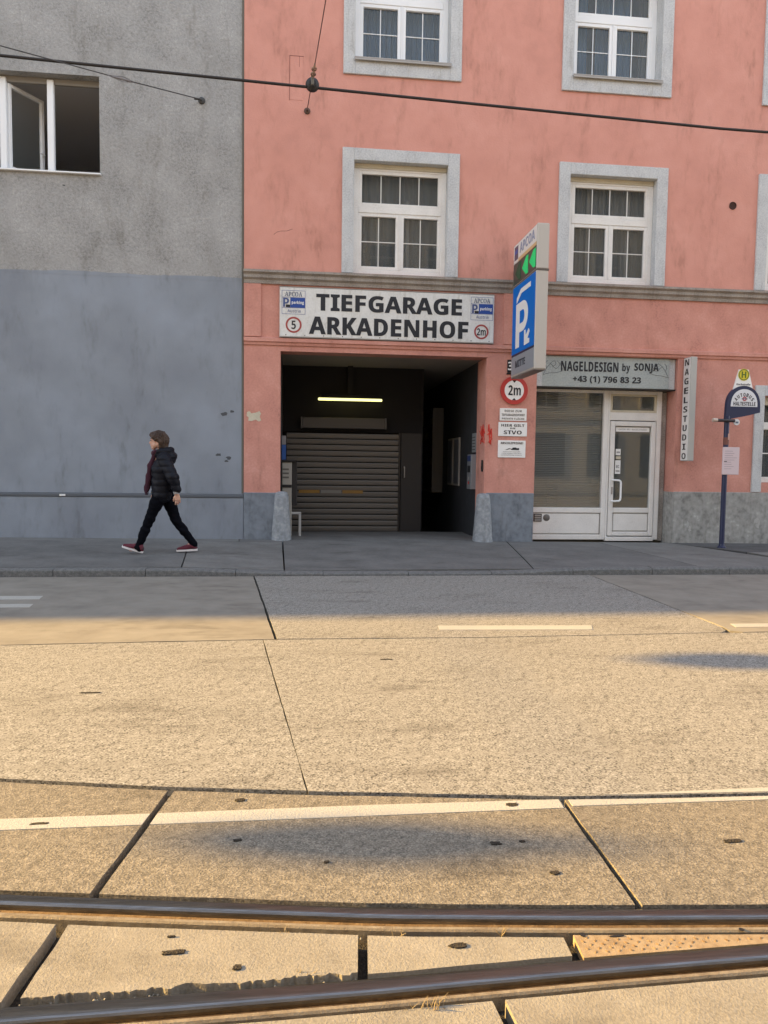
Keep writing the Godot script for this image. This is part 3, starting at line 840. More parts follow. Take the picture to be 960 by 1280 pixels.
func pink_building() -> void:
	var bld := thing("pink_building", "salmon pink plastered house with grey window surrounds above the garage entry", "building", Vector3.ZERO)
	var H := 16.0
	var xl := -0.92
	var xr := 24.0
	# window openings in the plaster (x0, x1, y0, y1 of the surround)
	var WX := [[0.64, 2.56], [4.25, 6.15], [7.79, 9.70]]
	var holes := []
	for w in WX:
		holes.append([w[0] + 0.15, w[1] - 0.15, 4.5, 6.32])
		holes.append([w[0] + 0.15, w[1] - 0.15, 7.8, 9.56])
	# upper storeys
	obj("wall", wall(xl, xr, 4.4, H, FZ, holes, 0.14), M.pink, bld)
	# ground floor with garage entry, shop opening and one window
	var gh := [[-0.335, 3.12, -0.2, 3.215], [3.96, 6.46, -0.2, 3.29], [8.06, 9.55, 1.17, 2.68]]
	obj("wall", wall(xl, xr, -0.2, 4.4, FZ, gh, 0.36), M.pink2, bld)
	# the shell behind the front
	var sh := MB.new()
	sh.quad(Vector3(xl, -0.2, FZ), Vector3(xl, H, FZ), Vector3(xl, H, -24), Vector3(xl, -0.2, -24), Vector3.LEFT)
	sh.quad(Vector3(xr, -0.2, FZ), Vector3(xr, H, FZ), Vector3(xr, H, -24), Vector3(xr, -0.2, -24), Vector3.RIGHT)
	sh.quad(Vector3(xl, -0.2, -24), Vector3(xr, -0.2, -24), Vector3(xr, H, -24), Vector3(xl, H, -24), Vector3.FORWARD)
	obj("rear_wall", sh, M.pink2, bld)
	var rf := MB.new()
	rf.quad(Vector3(xl, H, FZ + 0.45), Vector3(xr, H, FZ + 0.45), Vector3(xr, H + 2.2, -18.1), Vector3(xl, H + 2.2, -18.1), Vector3.UP)
	rf.quad(Vector3(xl, H, -24.4), Vector3(xr, H, -24.4), Vector3(xr, H + 2.2, -18.1), Vector3(xl, H + 2.2, -18.1), Vector3.UP)
	rf.tri(Vector3(xl, H, FZ + 0.45), Vector3(xl, H, -24.4), Vector3(xl, H + 2.2, -18.1), Vector3.LEFT)
	rf.tri(Vector3(xr, H, FZ + 0.45), Vector3(xr, H, -24.4), Vector3(xr, H + 2.2, -18.1), Vector3.RIGHT)
	rf.quad(Vector3(xl, H - 0.02, FZ + 0.45), Vector3(xr, H - 0.02, FZ + 0.45), Vector3(xr, H - 0.02, -24.4), Vector3(xl, H - 0.02, -24.4), Vector3.DOWN)
	obj("roof", rf, M.roof, bld)
	obj("eaves", bx(xl, xr, H - 0.35, H - 0.03, FZ, FZ + 0.42), M.cornice, bld)
	obj("storey_floor", bx(xl + 0.05, xr - 0.05, 3.95, 4.2, -23.9, FZ - 0.36), M.room, bld)
	obj("storey_floor", bx(xl + 0.05, xr - 0.05, 7.05, 7.3, -23.9, FZ - 0.3), M.room, bld)
	# cornice under the first row of windows: stepped moulding run along the front
	var prof := PackedVector2Array([Vector2(0, 4.275), Vector2(0.03, 4.275), Vector2(0.04, 4.33), Vector2(0.075, 4.36), Vector2(0.075, 4.41), Vector2(0.115, 4.44), Vector2(0.115, 4.475), Vector2(0.0, 4.497)])
	obj("cornice", run_x(prof, xl, xr, FZ), M.cornice, bld)
	# moulding over the ground floor openings
	var pr2 := PackedVector2Array([Vector2(0, 3.305), Vector2(0.022, 3.305), Vector2(0.028, 3.345), Vector2(0.05, 3.357), Vector2(0.05, 3.415), Vector2(0, 3.43)])
	obj("moulding", run_x(pr2, xl, xr, FZ), M.pink2, bld)
	obj("pilaster", bx(xl, -0.645, 3.432, 4.273, FZ - 0.01, FZ + 0.03, 0.006), M.pink2, bld)
	obj("pilaster", bx(3.36, 3.62, 3.432, 4.273, FZ - 0.01, FZ + 0.03, 0.006), M.pink2, bld)
	# plinths
	obj("plinth", bx(xl, -0.34, -0.1, 0.915, FZ - 0.01, FZ + 0.022, 0.008), M.plinth, bld)
	obj("plinth", bx(3.125, 3.955, -0.1, 0.945, FZ - 0.01, FZ + 0.022, 0.008), M.plinth, bld)
	var pp := obj("plinth", bx(6.465, xr, -0.1, 0.995, FZ - 0.01, FZ + 0.022, 0.008), M.plinth_pale, bld)
	pp.set_meta("label", "pale grey stained plinth right of the shop door")
	obj("plinth", bx(6.45, 6.464, -0.1, 0.99, FZ - 0.36, FZ + 0.021), M.plinth_pale, bld)
	for c in [[6.74, 0.42], [6.78, 0.34], [8.02, 0.50], [8.06, 0.42]]:
		var fp := PackedVector2Array()
		for k in 11:
			fp.append(Vector2(c[0], c[1]) + Vector2(cos(TAU * k / 11) * 0.7, sin(TAU * k / 11)) * rng.randf_range(0.018, 0.07))
		var fb := MB.new()
		fb.prism(fp, FZ + 0.02, FZ + 0.0245)
		obj("bare_plaster", fb, plain(0.38, 0.38, 0.37, 0.9), bld)
	for c in [[[-0.45, 5.06], [-0.40, 5.10], [-0.33, 5.12], [-0.24, 5.125], [-0.15, 5.16]]]:
		var ck := MB.new()
		for k in c.size() - 1:
			var p0 := Vector2(c[k][0], c[k][1])
			var p1 := Vector2(c[k + 1][0], c[k + 1][1])
			var w := (p1 - p0).orthogonal().normalized() * 0.004
			ck.prism(PackedVector2Array([p0 - w, p1 - w * 0.6, p1 + w * 0.6, p0 + w]), FZ, FZ + 0.0015 + 0.0003 * k)
		obj("crack", ck, plain(0.22, 0.10, 0.08, 0.95), bld)
	# patched plaster, a torn notice and an old vent hole
	var pa := MB.new()
	pa.bar(-0.205, 0.005, 7.17, 7.84, FZ, FZ + 0.004, 0.002)
	obj("plaster_patch", pa, M.pink, bld)
	var edge := MB.new()
	for e in [[-0.213, -0.206, 7.16, 7.85], [-0.06, -0.054, 7.68, 7.85], [-0.213, 0.01, 7.842, 7.849]]:
		edge.bar(e[0], e[1], e[2], e[3], FZ, FZ + 0.0055)
	obj("patch_edge", edge, plain(0.24, 0.10, 0.08, 0.95), bld)
	var tn := MB.new()
	var tp := PackedVector2Array()
	for q in [[-0.87, 2.22], [-0.83, 2.235], [-0.80, 2.20], [-0.72, 2.215], [-0.67, 2.24], [-0.645, 2.2], [-0.665, 2.15], [-0.64, 2.09], [-0.68, 2.07], [-0.73, 2.1], [-0.80, 2.075], [-0.85, 2.08], [-0.84, 2.13], [-0.875, 2.16]]:
		tp.append(Vector2(q[0], q[1]))
	tn.prism(tp, FZ, FZ + 0.004)
	obj("torn_notice", tn, M.cream, bld)
	var vh := MB.new()
	vh.lathe([Vector2(0.0, -0.002), Vector2(0.05, 0.0), Vector2(0.062, 0.012), Vector2(0.066, 0.0)], Vector3(7.34, 5.91, FZ + 0.004), 18, Basis(Vector3.RIGHT, Vector3.BACK, Vector3.UP))
	obj("vent", vh, plain(0.05, 0.02, 0.015, 0.9), bld)
	# dark rooms: closed boxes behind each row
	var sheer := plain(0.050, 0.049, 0.048, 0.95)
	sheer.backlight_enabled = true
	sheer.backlight = Color(0.04, 0.04, 0.04)
	var dk := plain(0.04, 0.042, 0.045, 0.95)
	var blue := plain(0.018, 0.055, 0.11, 0.95)
	var light := plain(0.12, 0.117, 0.11, 0.95)
	house_window(bld, 0.64, 2.56, 4.5, 6.48, 0.17, true, [[0.0, 1.0, 1.0, 1.2, dk, 20.0], [0.12, 0.40, 1.0, 0.2, sheer, 30.0], [0.22, 0.30, 0.62, 0.0, light, 44.0], [0.55, 0.74, 0.95, 0.2, sheer, 38.0], [0.56, 0.62, 0.72, 0.0, light, 44.0]])
	house_window(bld, 4.25, 6.15, 4.5, 6.46, 0.17, true, [[0.0, 0.26, 1.0, 0.0, sheer, 46.0], [0.27, 0.33, 1.0, 0.1, light, 40.0], [0.34, 0.5, 1.0, 0.0, sheer, 46.0], [0.52, 0.74, 1.0, 0.3, sheer, 40.0], [0.72, 0.80, 1.0, 0.1, light, 52.0], [0.8, 1.0, 1.0, 0.3, sheer, 40.0]])
	house_window(bld, 7.79, 9.70, 4.5, 6.46, 0.17, true, [[0.0, 1.0, 1.0, 0.0, sheer, 40.0]])
	house_window(bld, 0.64, 2.56, 7.625, 9.75, 0.27, false, [[0.0, 1.0, 1.0, 0.4, blue, 60.0]])
	house_window(bld, 4.25, 6.15, 7.61, 9.75, 0.27, false, [[0.0, 0.26, 1.0, 0.6, blue, 30.0], [0.36, 0.78, 1.0, 1.0, blue, 42.0], [0.85, 1.0, 1.0, 0.2, dk, 40.0]])
	house_window(bld, 7.79, 9.70, 7.6, 9.75, 0.27, false, [[0.0, 1.0, 1.0, 0.4, blue, 50.0]])
	# ground floor window at the right edge
	var w := node("window", bld)
	var sr := MB.new()
	sr.bar(7.90, 8.08, 1.0, 2.87, FZ - 0.02, FZ + 0.03, 0.006)
	sr.bar(9.53, 9.71, 1.0, 2.87, FZ - 0.02, FZ + 0.03, 0.006)
	sr.bar(8.08, 9.53, 2.69, 2.87, FZ - 0.02, FZ + 0.029, 0.006)
	sr.bar(8.06, 8.08, 1.17, 2.69, FZ - 0.2, FZ - 0.02)
	obj("surround", sr, M.surround, w)
	obj("blind_box", bx(8.08, 9.53, 2.54, 2.68, FZ - 0.2, FZ - 0.1, 0.006), M.cream, w)
	var f := MB.new()
	f.bar(8.08, 8.15, 1.17, 2.54, FZ - 0.2, FZ - 0.12, 0.006)
	f.bar(8.15, 9.53, 1.17, 1.27, FZ - 0.2, FZ - 0.121, 0.006)
	f.bar(8.15, 9.53, 2.11, 2.24, FZ - 0.2, FZ - 0.119, 0.006)
	f.bar(8.79, 8.87, 1.27, 2.11, FZ - 0.2, FZ - 0.121, 0.006)
	obj("frame", f, M.frame, w)
	obj("muntin", bx(8.15, 8.79, 1.68, 1.70, FZ - 0.175, FZ - 0.16), M.frame, w)
	obj("pane", bx(8.14, 9.53, 1.26, 2.55, FZ - 0.19, FZ - 0.185), M.glass, w)
	curtain(w, 8.1, 9.53, 1.2, 2.55, FZ - 0.32, dk, 30.0)
	shopfront(bld)
	for gx in [[-0.31, -0.335], [3.085, 3.12]]:
		# kerb stones set against the jambs to keep wheels off the wall
		var g := MB.new()
		var cx: float = gx[0]
		g.lathe([Vector2(0.205, -0.1), Vector2(0.205, 0.12), Vector2(0.19, 0.2), Vector2(0.135, 0.86), Vector2(0.115, 0.915), Vector2(0.06, 0.935), Vector2(0, 0.938)], Vector3(cx, 0, FZ - 0.02), 20, Basis(), Vector2(0.85, 1.1))
		var left := cx < 1.0
		tag(obj("guard_stone", g, M.guard), "tapered grey guard stone at the garage jamb beside the " + ("ticket machine" if left else "red graffiti"), "guard stone", "guard stones at the garage jambs")

# a moulding profile (out, y) run along x in front of plane z
func run_x(prof: PackedVector2Array, x0: float, x1: float, z: float) -> MB:
	var b := MB.new()
	var bs := Basis(Vector3(0, 0, 1), Vector3(0, 1, 0), Vector3(-1, 0, 0))
	b.prism(prof, -x1, -x0, Vector3(0, 0, z), bs)
	return b

func shopfront(bld: Node) -> void:
	var z := FZ - 0.34
	var sf := node("shop_window", bld)
	var f := MB.new()
	var zf := z + 0.06
	f.bar(3.965, 4.03, 0.12, 2.76, z - 0.02, zf, 0.008)
	f.bar(5.28, 5.36, 0.12, 2.76, z - 0.02, zf, 0.008)
	f.bar(4.03, 5.28, 2.70, 2.76, z - 0.02, zf - 0.001, 0.008)
	f.bar(4.03, 5.28, 0.595, 0.685, z - 0.02, zf - 0.001, 0.008)
	f.bar(4.03, 5.28, 0.12, 0.21, z - 0.02, zf - 0.001, 0.008)
	obj("frame", f, M.frame, sf)
	obj("panel", bx(4.05, 5.26, 0.225, 0.58, z - 0.01, zf - 0.012, 0.01), M.frame, sf)
	obj("panel_backing", bx(4.03, 5.28, 0.21, 0.595, z - 0.012, zf - 0.03), M.grey_metal, sf)
	obj("pane", bx(4.025, 5.285, 0.68, 2.705, z + 0.01, z + 0.016), M.shop_glass, sf)
	var bl := MB.new()
	for k in 64:
		bl.box(Vector3(4.66, 0.70 + k * 0.0315, z - 0.07), Vector3(1.24, 0.002, 0.026), 0.0, Basis(Vector3.RIGHT, 0.9))
	obj("blind", bl, plain(0.088, 0.082, 0.068, 0.7), sf, "stuff")
	# vent grilles in the left panel
	var v := MB.new()
	v.bar(4.06, 4.205, 0.44, 0.575, zf - 0.013, zf + 0.004, 0.004)
	obj("vent", v, M.dark_metal, sf)
	for k in 3:
		obj("vent_slat", bx(4.075, 4.19, 0.452 + k * 0.04, 0.48 + k * 0.04, zf + 0.002, zf + 0.011, 0.003), M.grey_metal, sf)
	var rv := MB.new()
	rv.lathe([Vector2(0.0, 0.016), Vector2(0.028, 0.014), Vector2(0.05, 0.006), Vector2(0.062, 0.0)], Vector3(4.295, 0.507, zf - 0.012), 20, Basis(Vector3.RIGHT, Vector3.BACK, Vector3.UP))
	obj("round_vent", rv, plain(0.13, 0.12, 0.11, 0.5), sf)
	# door with fanlight
	var d := node("door", bld)
	var c := MB.new()
	c.bar(5.362, 5.40, 0.12, 2.76, z - 0.02, zf - 0.003, 0.006)
	c.bar(6.255, 6.345, 0.12, 2.76, z - 0.02, zf, 0.008)
	c.bar(5.40, 6.255, 2.69, 2.76, z - 0.02, zf - 0.001, 0.008)
	c.bar(5.40, 6.255, 2.23, 2.37, z - 0.02, zf - 0.001, 0.008)
	c.bar(5.362, 6.255, 0.10, 0.175, z - 0.02, zf + 0.02, 0.006)
	obj("frame", c, M.frame, d)
	obj("post", bx(6.352, 6.448, 0.1, 2.74, z - 0.02, zf - 0.03, 0.006), M.cornice, d)
	var fl := MB.new()
	fl.bar(5.40, 5.44, 2.37, 2.69, z, zf - 0.012, 0.006)
	fl.bar(6.215, 6.255, 2.37, 2.69, z, zf - 0.012, 0.006)
	fl.bar(5.44, 6.215, 2.37, 2.41, z, zf - 0.013, 0.006)
	fl.bar(5.44, 6.215, 2.655, 2.69, z, zf - 0.013, 0.006)
	obj("fanlight_frame", fl, M.cream, d)
	obj("fanlight_pane", bx(5.43, 6.22, 2.40, 2.66, z + 0.01, z + 0.016), M.shop_glass, d)
	var lf := MB.new()
	lf.bar(5.41, 5.495, 0.19, 2.215, z, zf + 0.012, 0.01)
	lf.bar(6.165, 6.245, 0.19, 2.215, z, zf + 0.012, 0.01)
	lf.bar(5.495, 6.165, 2.13, 2.215, z, zf + 0.011, 0.01)
	lf.bar(5.495, 6.165, 0.60, 0.69, z, zf + 0.011, 0.01)
	lf.bar(5.495, 6.165, 0.19, 0.265, z, zf + 0.011, 0.01)
	obj("leaf_frame", lf, M.frame, d)
	obj("panel", bx(5.51, 6.15, 0.28, 0.585, z, zf - 0.002, 0.01), M.frame, d)
	obj("panel_backing", bx(5.495, 6.165, 0.265, 0.60, z, zf - 0.03), M.grey_metal, d)
	obj("pane", bx(5.49, 6.17, 0.685, 2.135, z + 0.02, z + 0.026), M.shop_glass, d)
	# handle: white bracket pull
	var h := MB.new()
	var hz := zf + 0.012
	h.tube([Vector3(5.47, 1.18, hz), Vector3(5.47, 1.18, hz + 0.05), Vector3(5.49, 1.18, hz + 0.075), Vector3(5.56, 1.175, hz + 0.085), Vector3(5.585, 1.155, hz + 0.085), Vector3(5.59, 1.12, hz + 0.085), Vector3(5.59, 0.87, hz + 0.085), Vector3(5.585, 0.835, hz + 0.085), Vector3(5.56, 0.815, hz + 0.085), Vector3(5.49, 0.81, hz + 0.075), Vector3(5.47, 0.81, hz + 0.05), Vector3(5.47, 0.81, hz)], 0.017, 10)
	obj("handle", h, M.frame_white, d)
	obj("lock", bx(5.448, 5.478, 0.93, 1.06, hz - 0.002, hz + 0.008, 0.004), M.grey_metal, d)
	# stickers and the strip of opening hours inside the glass
	obj("paper_strip", bx(5.52, 6.14, 2.035, 2.115, z + 0.03, z + 0.033), M.white, d)
	letters(d, "OFFEN  MO  NAGELSTUDIO", Vector3(5.83, 2.075, z + 0.034), 0.52, 0.028, plain(0.25, 0.25, 0.26), Basis(), font_plain, 0.002)
	obj("sticker", bx(5.53, 5.62, 1.62, 1.73, z + 0.03, z + 0.033), M.white, d)
	obj("sticker", bx(5.535, 5.625, 1.55, 1.60, z + 0.03, z + 0.033), M.cream, d)
	obj("sticker", bx(5.525, 5.625, 1.29, 1.53, z + 0.03, z + 0.033), M.white, d)
	letters(d, "EC", Vector3(5.575, 1.42, z + 0.034), 0.05, 0.05, M.ink, Basis(), font_bold, 0.002)
	letters(d, "VISA", Vector3(5.575, 1.34, z + 0.034), 0.07, 0.03, M.ink, Basis(), font_bold, 0.002)
	letters(d, "OPEN", Vector3(5.575, 1.67, z + 0.034), 0.06, 0.03, M.ink, Basis(), font_bold, 0.002)
	# the dim shop behind
	var rm := MB.new()
	rm.bar(3.9, 6.5, 0.0, 0.12, -16.0, FZ - 0.36)
	rm.bar(3.9, 6.5, 0.12, 3.0, -16.1, -16.0)
	rm.bar(3.85, 3.9, 0.0, 3.0, -16.0, FZ - 0.36)
	rm.bar(6.5, 6.55, 0.0, 3.0, -16.0, FZ - 0.36)
	rm.bar(3.9, 6.5, 2.95, 3.0, -16.0, FZ - 0.36)
	obj("shop_room", rm, plain(0.10, 0.095, 0.08, 0.9), bld)
	obj("shop_counter", bx(5.2, 6.3, 0.12, 1.05, -15.2, -14.6, 0.02), plain(0.2, 0.19, 0.17, 0.6), bld)

func garage() -> void:
	var bld: Node = get_node("pink_building")
	var zs := -14.0
	var x0 := -0.335
	var x1 := 3.12
	var zr := FZ - 0.36
	var a := MB.new()
	a.bar(x1 - 0.02, x1 + 0.2, -1.6, 3.22, -19.9, FZ - 0.62)
	a.bar(x0 - 0.2, x0 - 0.002, -0.1, 3.22, zs, zr)
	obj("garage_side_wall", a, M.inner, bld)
	obj("garage_jamb", bx(3.09, 3.3, -0.1, 3.213, FZ - 0.62, FZ - 0.005), M.pink2, bld)
	obj("garage_ceiling", bx(x0 - 0.2, x1 + 0.2, 3.22, 3.3, -19.9, zr), M.ceiling, bld)
	var bk := MB.new()
	bk.bar(x0, 2.32, 2.0, 3.22, zs - 0.1, zs - 0.02)
	bk.bar(1.88, 2.32, -1.6, 2.0, zs - 0.1, zs - 0.021)
	bk.bar(x0, 1.88, -0.1, 2.0, zs - 0.22, zs - 0.14)
	bk.bar(x0, x1 + 0.2, -1.6, 3.3, -20.0, -19.9)
	bk.bar(2.24, 2.32, -1.6, 3.22, -19.9, zs - 0.1)
	bk.bar(x0 - 0.2, x1 + 0.2, -1.7, -1.6, -20.0, zs - 0.1)
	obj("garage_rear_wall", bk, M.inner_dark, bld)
	# threshold slab and the ramp that drops away behind it
	var fl := MB.new()
	var top := walk_y(Vector2(1.4, FZ))
	fl.bar(x0, x1, -0.2, top - 0.004, -13.2, FZ - 0.005, 0.006)
	fl.bar(x0, x1, -0.2, top - 0.012, zs + 0.02, -13.21, 0.006)
	fl.quad(Vector3(1.9, 0.1, zs), Vector3(x1, 0.1, zs), Vector3(x1, -1.5, -19.9), Vector3(1.9, -1.5, -19.9), Vector3.UP)
	obj("garage_floor", fl, M.asphalt, bld)
	# rolling shutter of separate slats
	var rs := node("rolling_shutter", bld)
	var m1 := plain(0.118, 0.109, 0.099, 0.5, 0.2)
	var m2 := plain(0.110, 0.102, 0.093, 0.5, 0.2)
	var n := 17
	var h := 1.86 / n
	for k in n:
		var y := 0.12 + k * h
		var b := MB.new()
		b.prism(PackedVector2Array([Vector2(-0.012, y + 0.004), Vector2(0.008, y + 0.008), Vector2(0.013, y + 0.03), Vector2(0.013, y + h - 0.03), Vector2(0.008, y + h - 0.012), Vector2(-0.012, y + h - 0.008)]), -1.85, 0.26, Vector3(0, 0, zs), Basis(Vector3(0, 0, 1), Vector3(0, 1, 0), Vector3(-1, 0, 0)))
		obj("slat", b, m1 if k % 3 else m2, rs)
	var st := [plain(0.27, 0.145, 0.025, 0.6), plain(0.19, 0.185, 0.17, 0.6), plain(0.24, 0.135, 0.03, 0.6)]
	for k in 3:
		obj("warning_stripe", bx(-0.03 + k * 0.41, 0.36 + k * 0.41, 0.845, 0.905, zs + 0.019, zs + 0.023), st[k], rs)
	obj("guide_rail", bx(1.85, 1.885, 0.12, 2.0, zs - 0.02, zs + 0.03, 0.004), M.dark_metal, rs)
	obj("bottom_bar", bx(-0.26, 1.85, 0.112, 0.124, zs - 0.02, zs + 0.022), M.dark_metal, rs)
	var hd := node("side_door", bld)
	obj("door_leaf", bx(1.90, 2.30, 0.12, 2.0, zs - 0.021, zs - 0.002, 0.004), plain(0.02, 0.018, 0.018, 0.6), hd)
	var hh := MB.new()
	hh.tube([Vector3(1.965, 1.36, zs), Vector3(1.965, 1.36, zs + 0.05), Vector3(1.965, 1.16, zs + 0.05), Vector3(1.965, 1.16, zs)], 0.012, 8)
	obj("handle", hh, M.grey_metal, hd)
	# what hangs in the entry
	var lamp := thing("fluorescent_lamp", "lit yellowish fluorescent tube hanging over the garage shutter", "lamp", Vector3(0.915, 2.60, zs + 0.1))
	var gl := plain(0.9, 0.88, 0.6, 0.4)
	gl.emission_enabled = true
	gl.emission = Color(1.0, 0.97, 0.62)
	gl.emission_energy_multiplier = 0.5
	var tb := MB.new()
	tb.tube([Vector3(-0.6, 0, 0), Vector3(-0.59, 0, 0), Vector3(0.59, 0, 0), Vector3(0.6, 0, 0)], [0.006, 0.024, 0.024, 0.006], 12)
	obj("tube", tb, gl, lamp)
	obj("housing", bx(-0.55, 0.55, 0.03, 0.10, -0.05, 0.05, 0.01), M.inner_dark, lamp)
	obj("bracket", bx(-0.05, 0.05, 0.10, 0.62, -0.03, 0.03), M.inner_dark, lamp)
	var al := OmniLight3D.new()
	al.name = "tube_light"
	al.light_color = Color(1.0, 0.93, 0.55)
	al.light_energy = 0.008
	al.light_size = 0.3
	al.omni_range = 12.0
	al.omni_attenuation = 2.0
	al.shadow_enabled = true
	al.position = Vector3(0, -0.05, 0.08)
	lamp.add_child(al)
	var bx1 := thing("shutter_box", "long grey motor box mounted above the garage shutter", "motor box", Vector3(0.80, 2.06, zs))
	obj("casing", bx(-0.77, 0.77, 0.0, 0.20, 0.0, 0.14, 0.008), plain(0.06, 0.057, 0.055, 0.5, 0.2), bx1)
	obj("end_cap", bx(-0.80, -0.772, -0.005, 0.205, 0.0, 0.145, 0.006), plain(0.11, 0.11, 0.11), bx1)
	obj("end_cap", bx(0.772, 0.80, -0.005, 0.205, 0.0, 0.145, 0.006), plain(0.11, 0.11, 0.11), bx1)
	# display case on the right wall, deep inside
	var dc := thing("display_case", "tall glazed display case on the dark right wall of the garage entry", "display case", Vector3(3.10, 0.80, -17.0))
	var cs := MB.new()
	cs.bar(-0.24, -0.0, 0.0, 1.85, 0.94, 1.0, 0.006)
	cs.bar(-0.22, -0.0, 0.0, 1.85, -1.0, -0.94, 0.006)
	cs.bar(-0.24, -0.0, 1.80, 1.85, -0.94, 0.94)
	cs.bar(-0.24, -0.0, 0.0, 0.05, -0.94, 0.94)
	cs.bar(-0.02, -0.0, 0.05, 1.80, -0.94, 0.94)
	obj("casing", cs, plain(0.16, 0.155, 0.15, 0.5), dc)
	for k in 6:
		obj("shelf", bx(-0.22, -0.02, 0.3 * k + 0.28, 0.3 * k + 0.295, -0.93, 0.93), plain(0.2, 0.19, 0.17, 0.6), dc)
	for k in 10:
		obj("leaflet", bx(-0.14, -0.1, 0.3 * (k % 5) + 0.30, 0.3 * (k % 5) + 0.47, -0.7 + 0.8 * (k / 5), -0.3 + 0.8 * (k / 5)), plain(0.5, 0.46, 0.25, 0.6) if k % 3 == 0 else plain(0.25, 0.27, 0.3, 0.6), dc)
	obj("pane", bx(-0.236, -0.23, 0.05, 1.80, -0.94, 0.94), M.glass, dc)
	for k in 2:
		var pf := thing("framed_notice", "framed notice on the garage wall " + ["nearer the street", "beside the display case"][k], "frame", Vector3(3.10, 1.0, -14.45 - 0.6 * k), "framed notices on the garage wall")
		obj("frame", bx(-0.035, -0.0, 0.0, 0.95, -0.25, 0.25, 0.008), M.grey_metal, pf)
		obj("sheet", bx(-0.04, -0.036, 0.04, 0.91, -0.21, 0.21), plain(0.10, 0.11, 0.13, 0.5), pf)
	var nb := thing("intercom_box", "grey intercom box with notices just inside the garage entry", "intercom", Vector3(3.10, 0.98, -13.02))
	obj("casing", bx(-0.10, 0.0, 0.0, 0.62, -0.16, 0.16, 0.01), plain(0.20, 0.21, 0.225, 0.5), nb)
	obj("blue_label", bx(-0.104, -0.1005, 0.50, 0.60, -0.13, 0.13), plain(0.02, 0.04, 0.14, 0.5), nb)
	obj("notice", bx(-0.02, 0.0, 0.66, 1.0, -0.14, 0.14), plain(0.24, 0.26, 0.27, 0.6), nb)
	for k in 5:
		obj("text_line", bx(-0.023, -0.0205, 0.70 + k * 0.055, 0.715 + k * 0.055, -0.11, 0.10), plain(0.06, 0.06, 0.07), nb)
	obj("speaker_grille", bx(-0.106, -0.1005, 0.30, 0.42, -0.10, 0.10), M.black, nb)
	obj("button", bx(-0.112, -0.1005, 0.17, 0.22, -0.03, 0.03, 0.004), M.grey_metal, nb)
	obj("button", bx(-0.112, -0.1005, 0.09, 0.14, -0.03, 0.03, 0.004), M.red, nb)
	# ticket machine at the left jamb
	var tk := thing("ticket_machine", "cream and black ticket machine half hidden behind the left garage jamb", "ticket machine", Vector3(-0.26, 0.12, -13.0))
	obj("body", bx(-0.06, 0.11, 0.0, 1.30, -0.2, 0.1, 0.012), plain(0.33, 0.32, 0.29, 0.5), tk)
	obj("side_panel", bx(0.112, 0.20, 0.55, 1.32, -0.2, 0.06, 0.008), M.black, tk)
	obj("hood", bx(-0.06, 0.20, 1.305, 1.335, -0.2, 0.13, 0.006), M.black, tk)
	obj("slot_panel", bx(-0.055, 0.11, 0.86, 0.91, 0.1, 0.112, 0.004), M.black, tk)
	obj("opening", bx(-0.055, 0.055, 0.66, 0.74, 0.1, 0.106), M.black, tk)
	for k in 3:
		obj("label", bx(-0.05, 0.06, 1.02 + k * 0.07, 1.05 + k * 0.07, 0.1, 0.104), plain(0.12, 0.11, 0.10), tk)
	var bs := thing("parking_board", "small blue and white board over the ticket machine", "sign", Vector3(-0.30, 1.46, -13.1))
	obj("blue_panel", bx(-0.03, 0.045, 0.0, 0.26, 0.0, 0.03, 0.004), plain(0.02, 0.09, 0.33, 0.5), bs)
	obj("white_panel", bx(-0.03, 0.045, 0.265, 0.42, 0.0, 0.03, 0.004), plain(0.24, 0.23, 0.24, 0.5), bs)
	obj("bracket", bx(-0.034, 0.0, 0.1, 0.2, -0.02, 0.0), M.black, bs)
	var br := thing("barrier_post", "low white tube barrier behind the left guard stone", "barrier", Vector3(-0.06, 0.11, -13.0))
	var bt := MB.new()
	bt.bar(-0.10, 0.075, 0.40, 0.44, -0.02, 0.02, 0.006)
	bt.bar(0.03, 0.075, 0.0, 0.40, -0.02, 0.02, 0.006)
	obj("rail", bt, plain(0.42, 0.42, 0.41, 0.5), br)
	obj("foot", bx(0.0, 0.105, 0.0, 0.012, -0.05, 0.05), M.dark_metal, br)

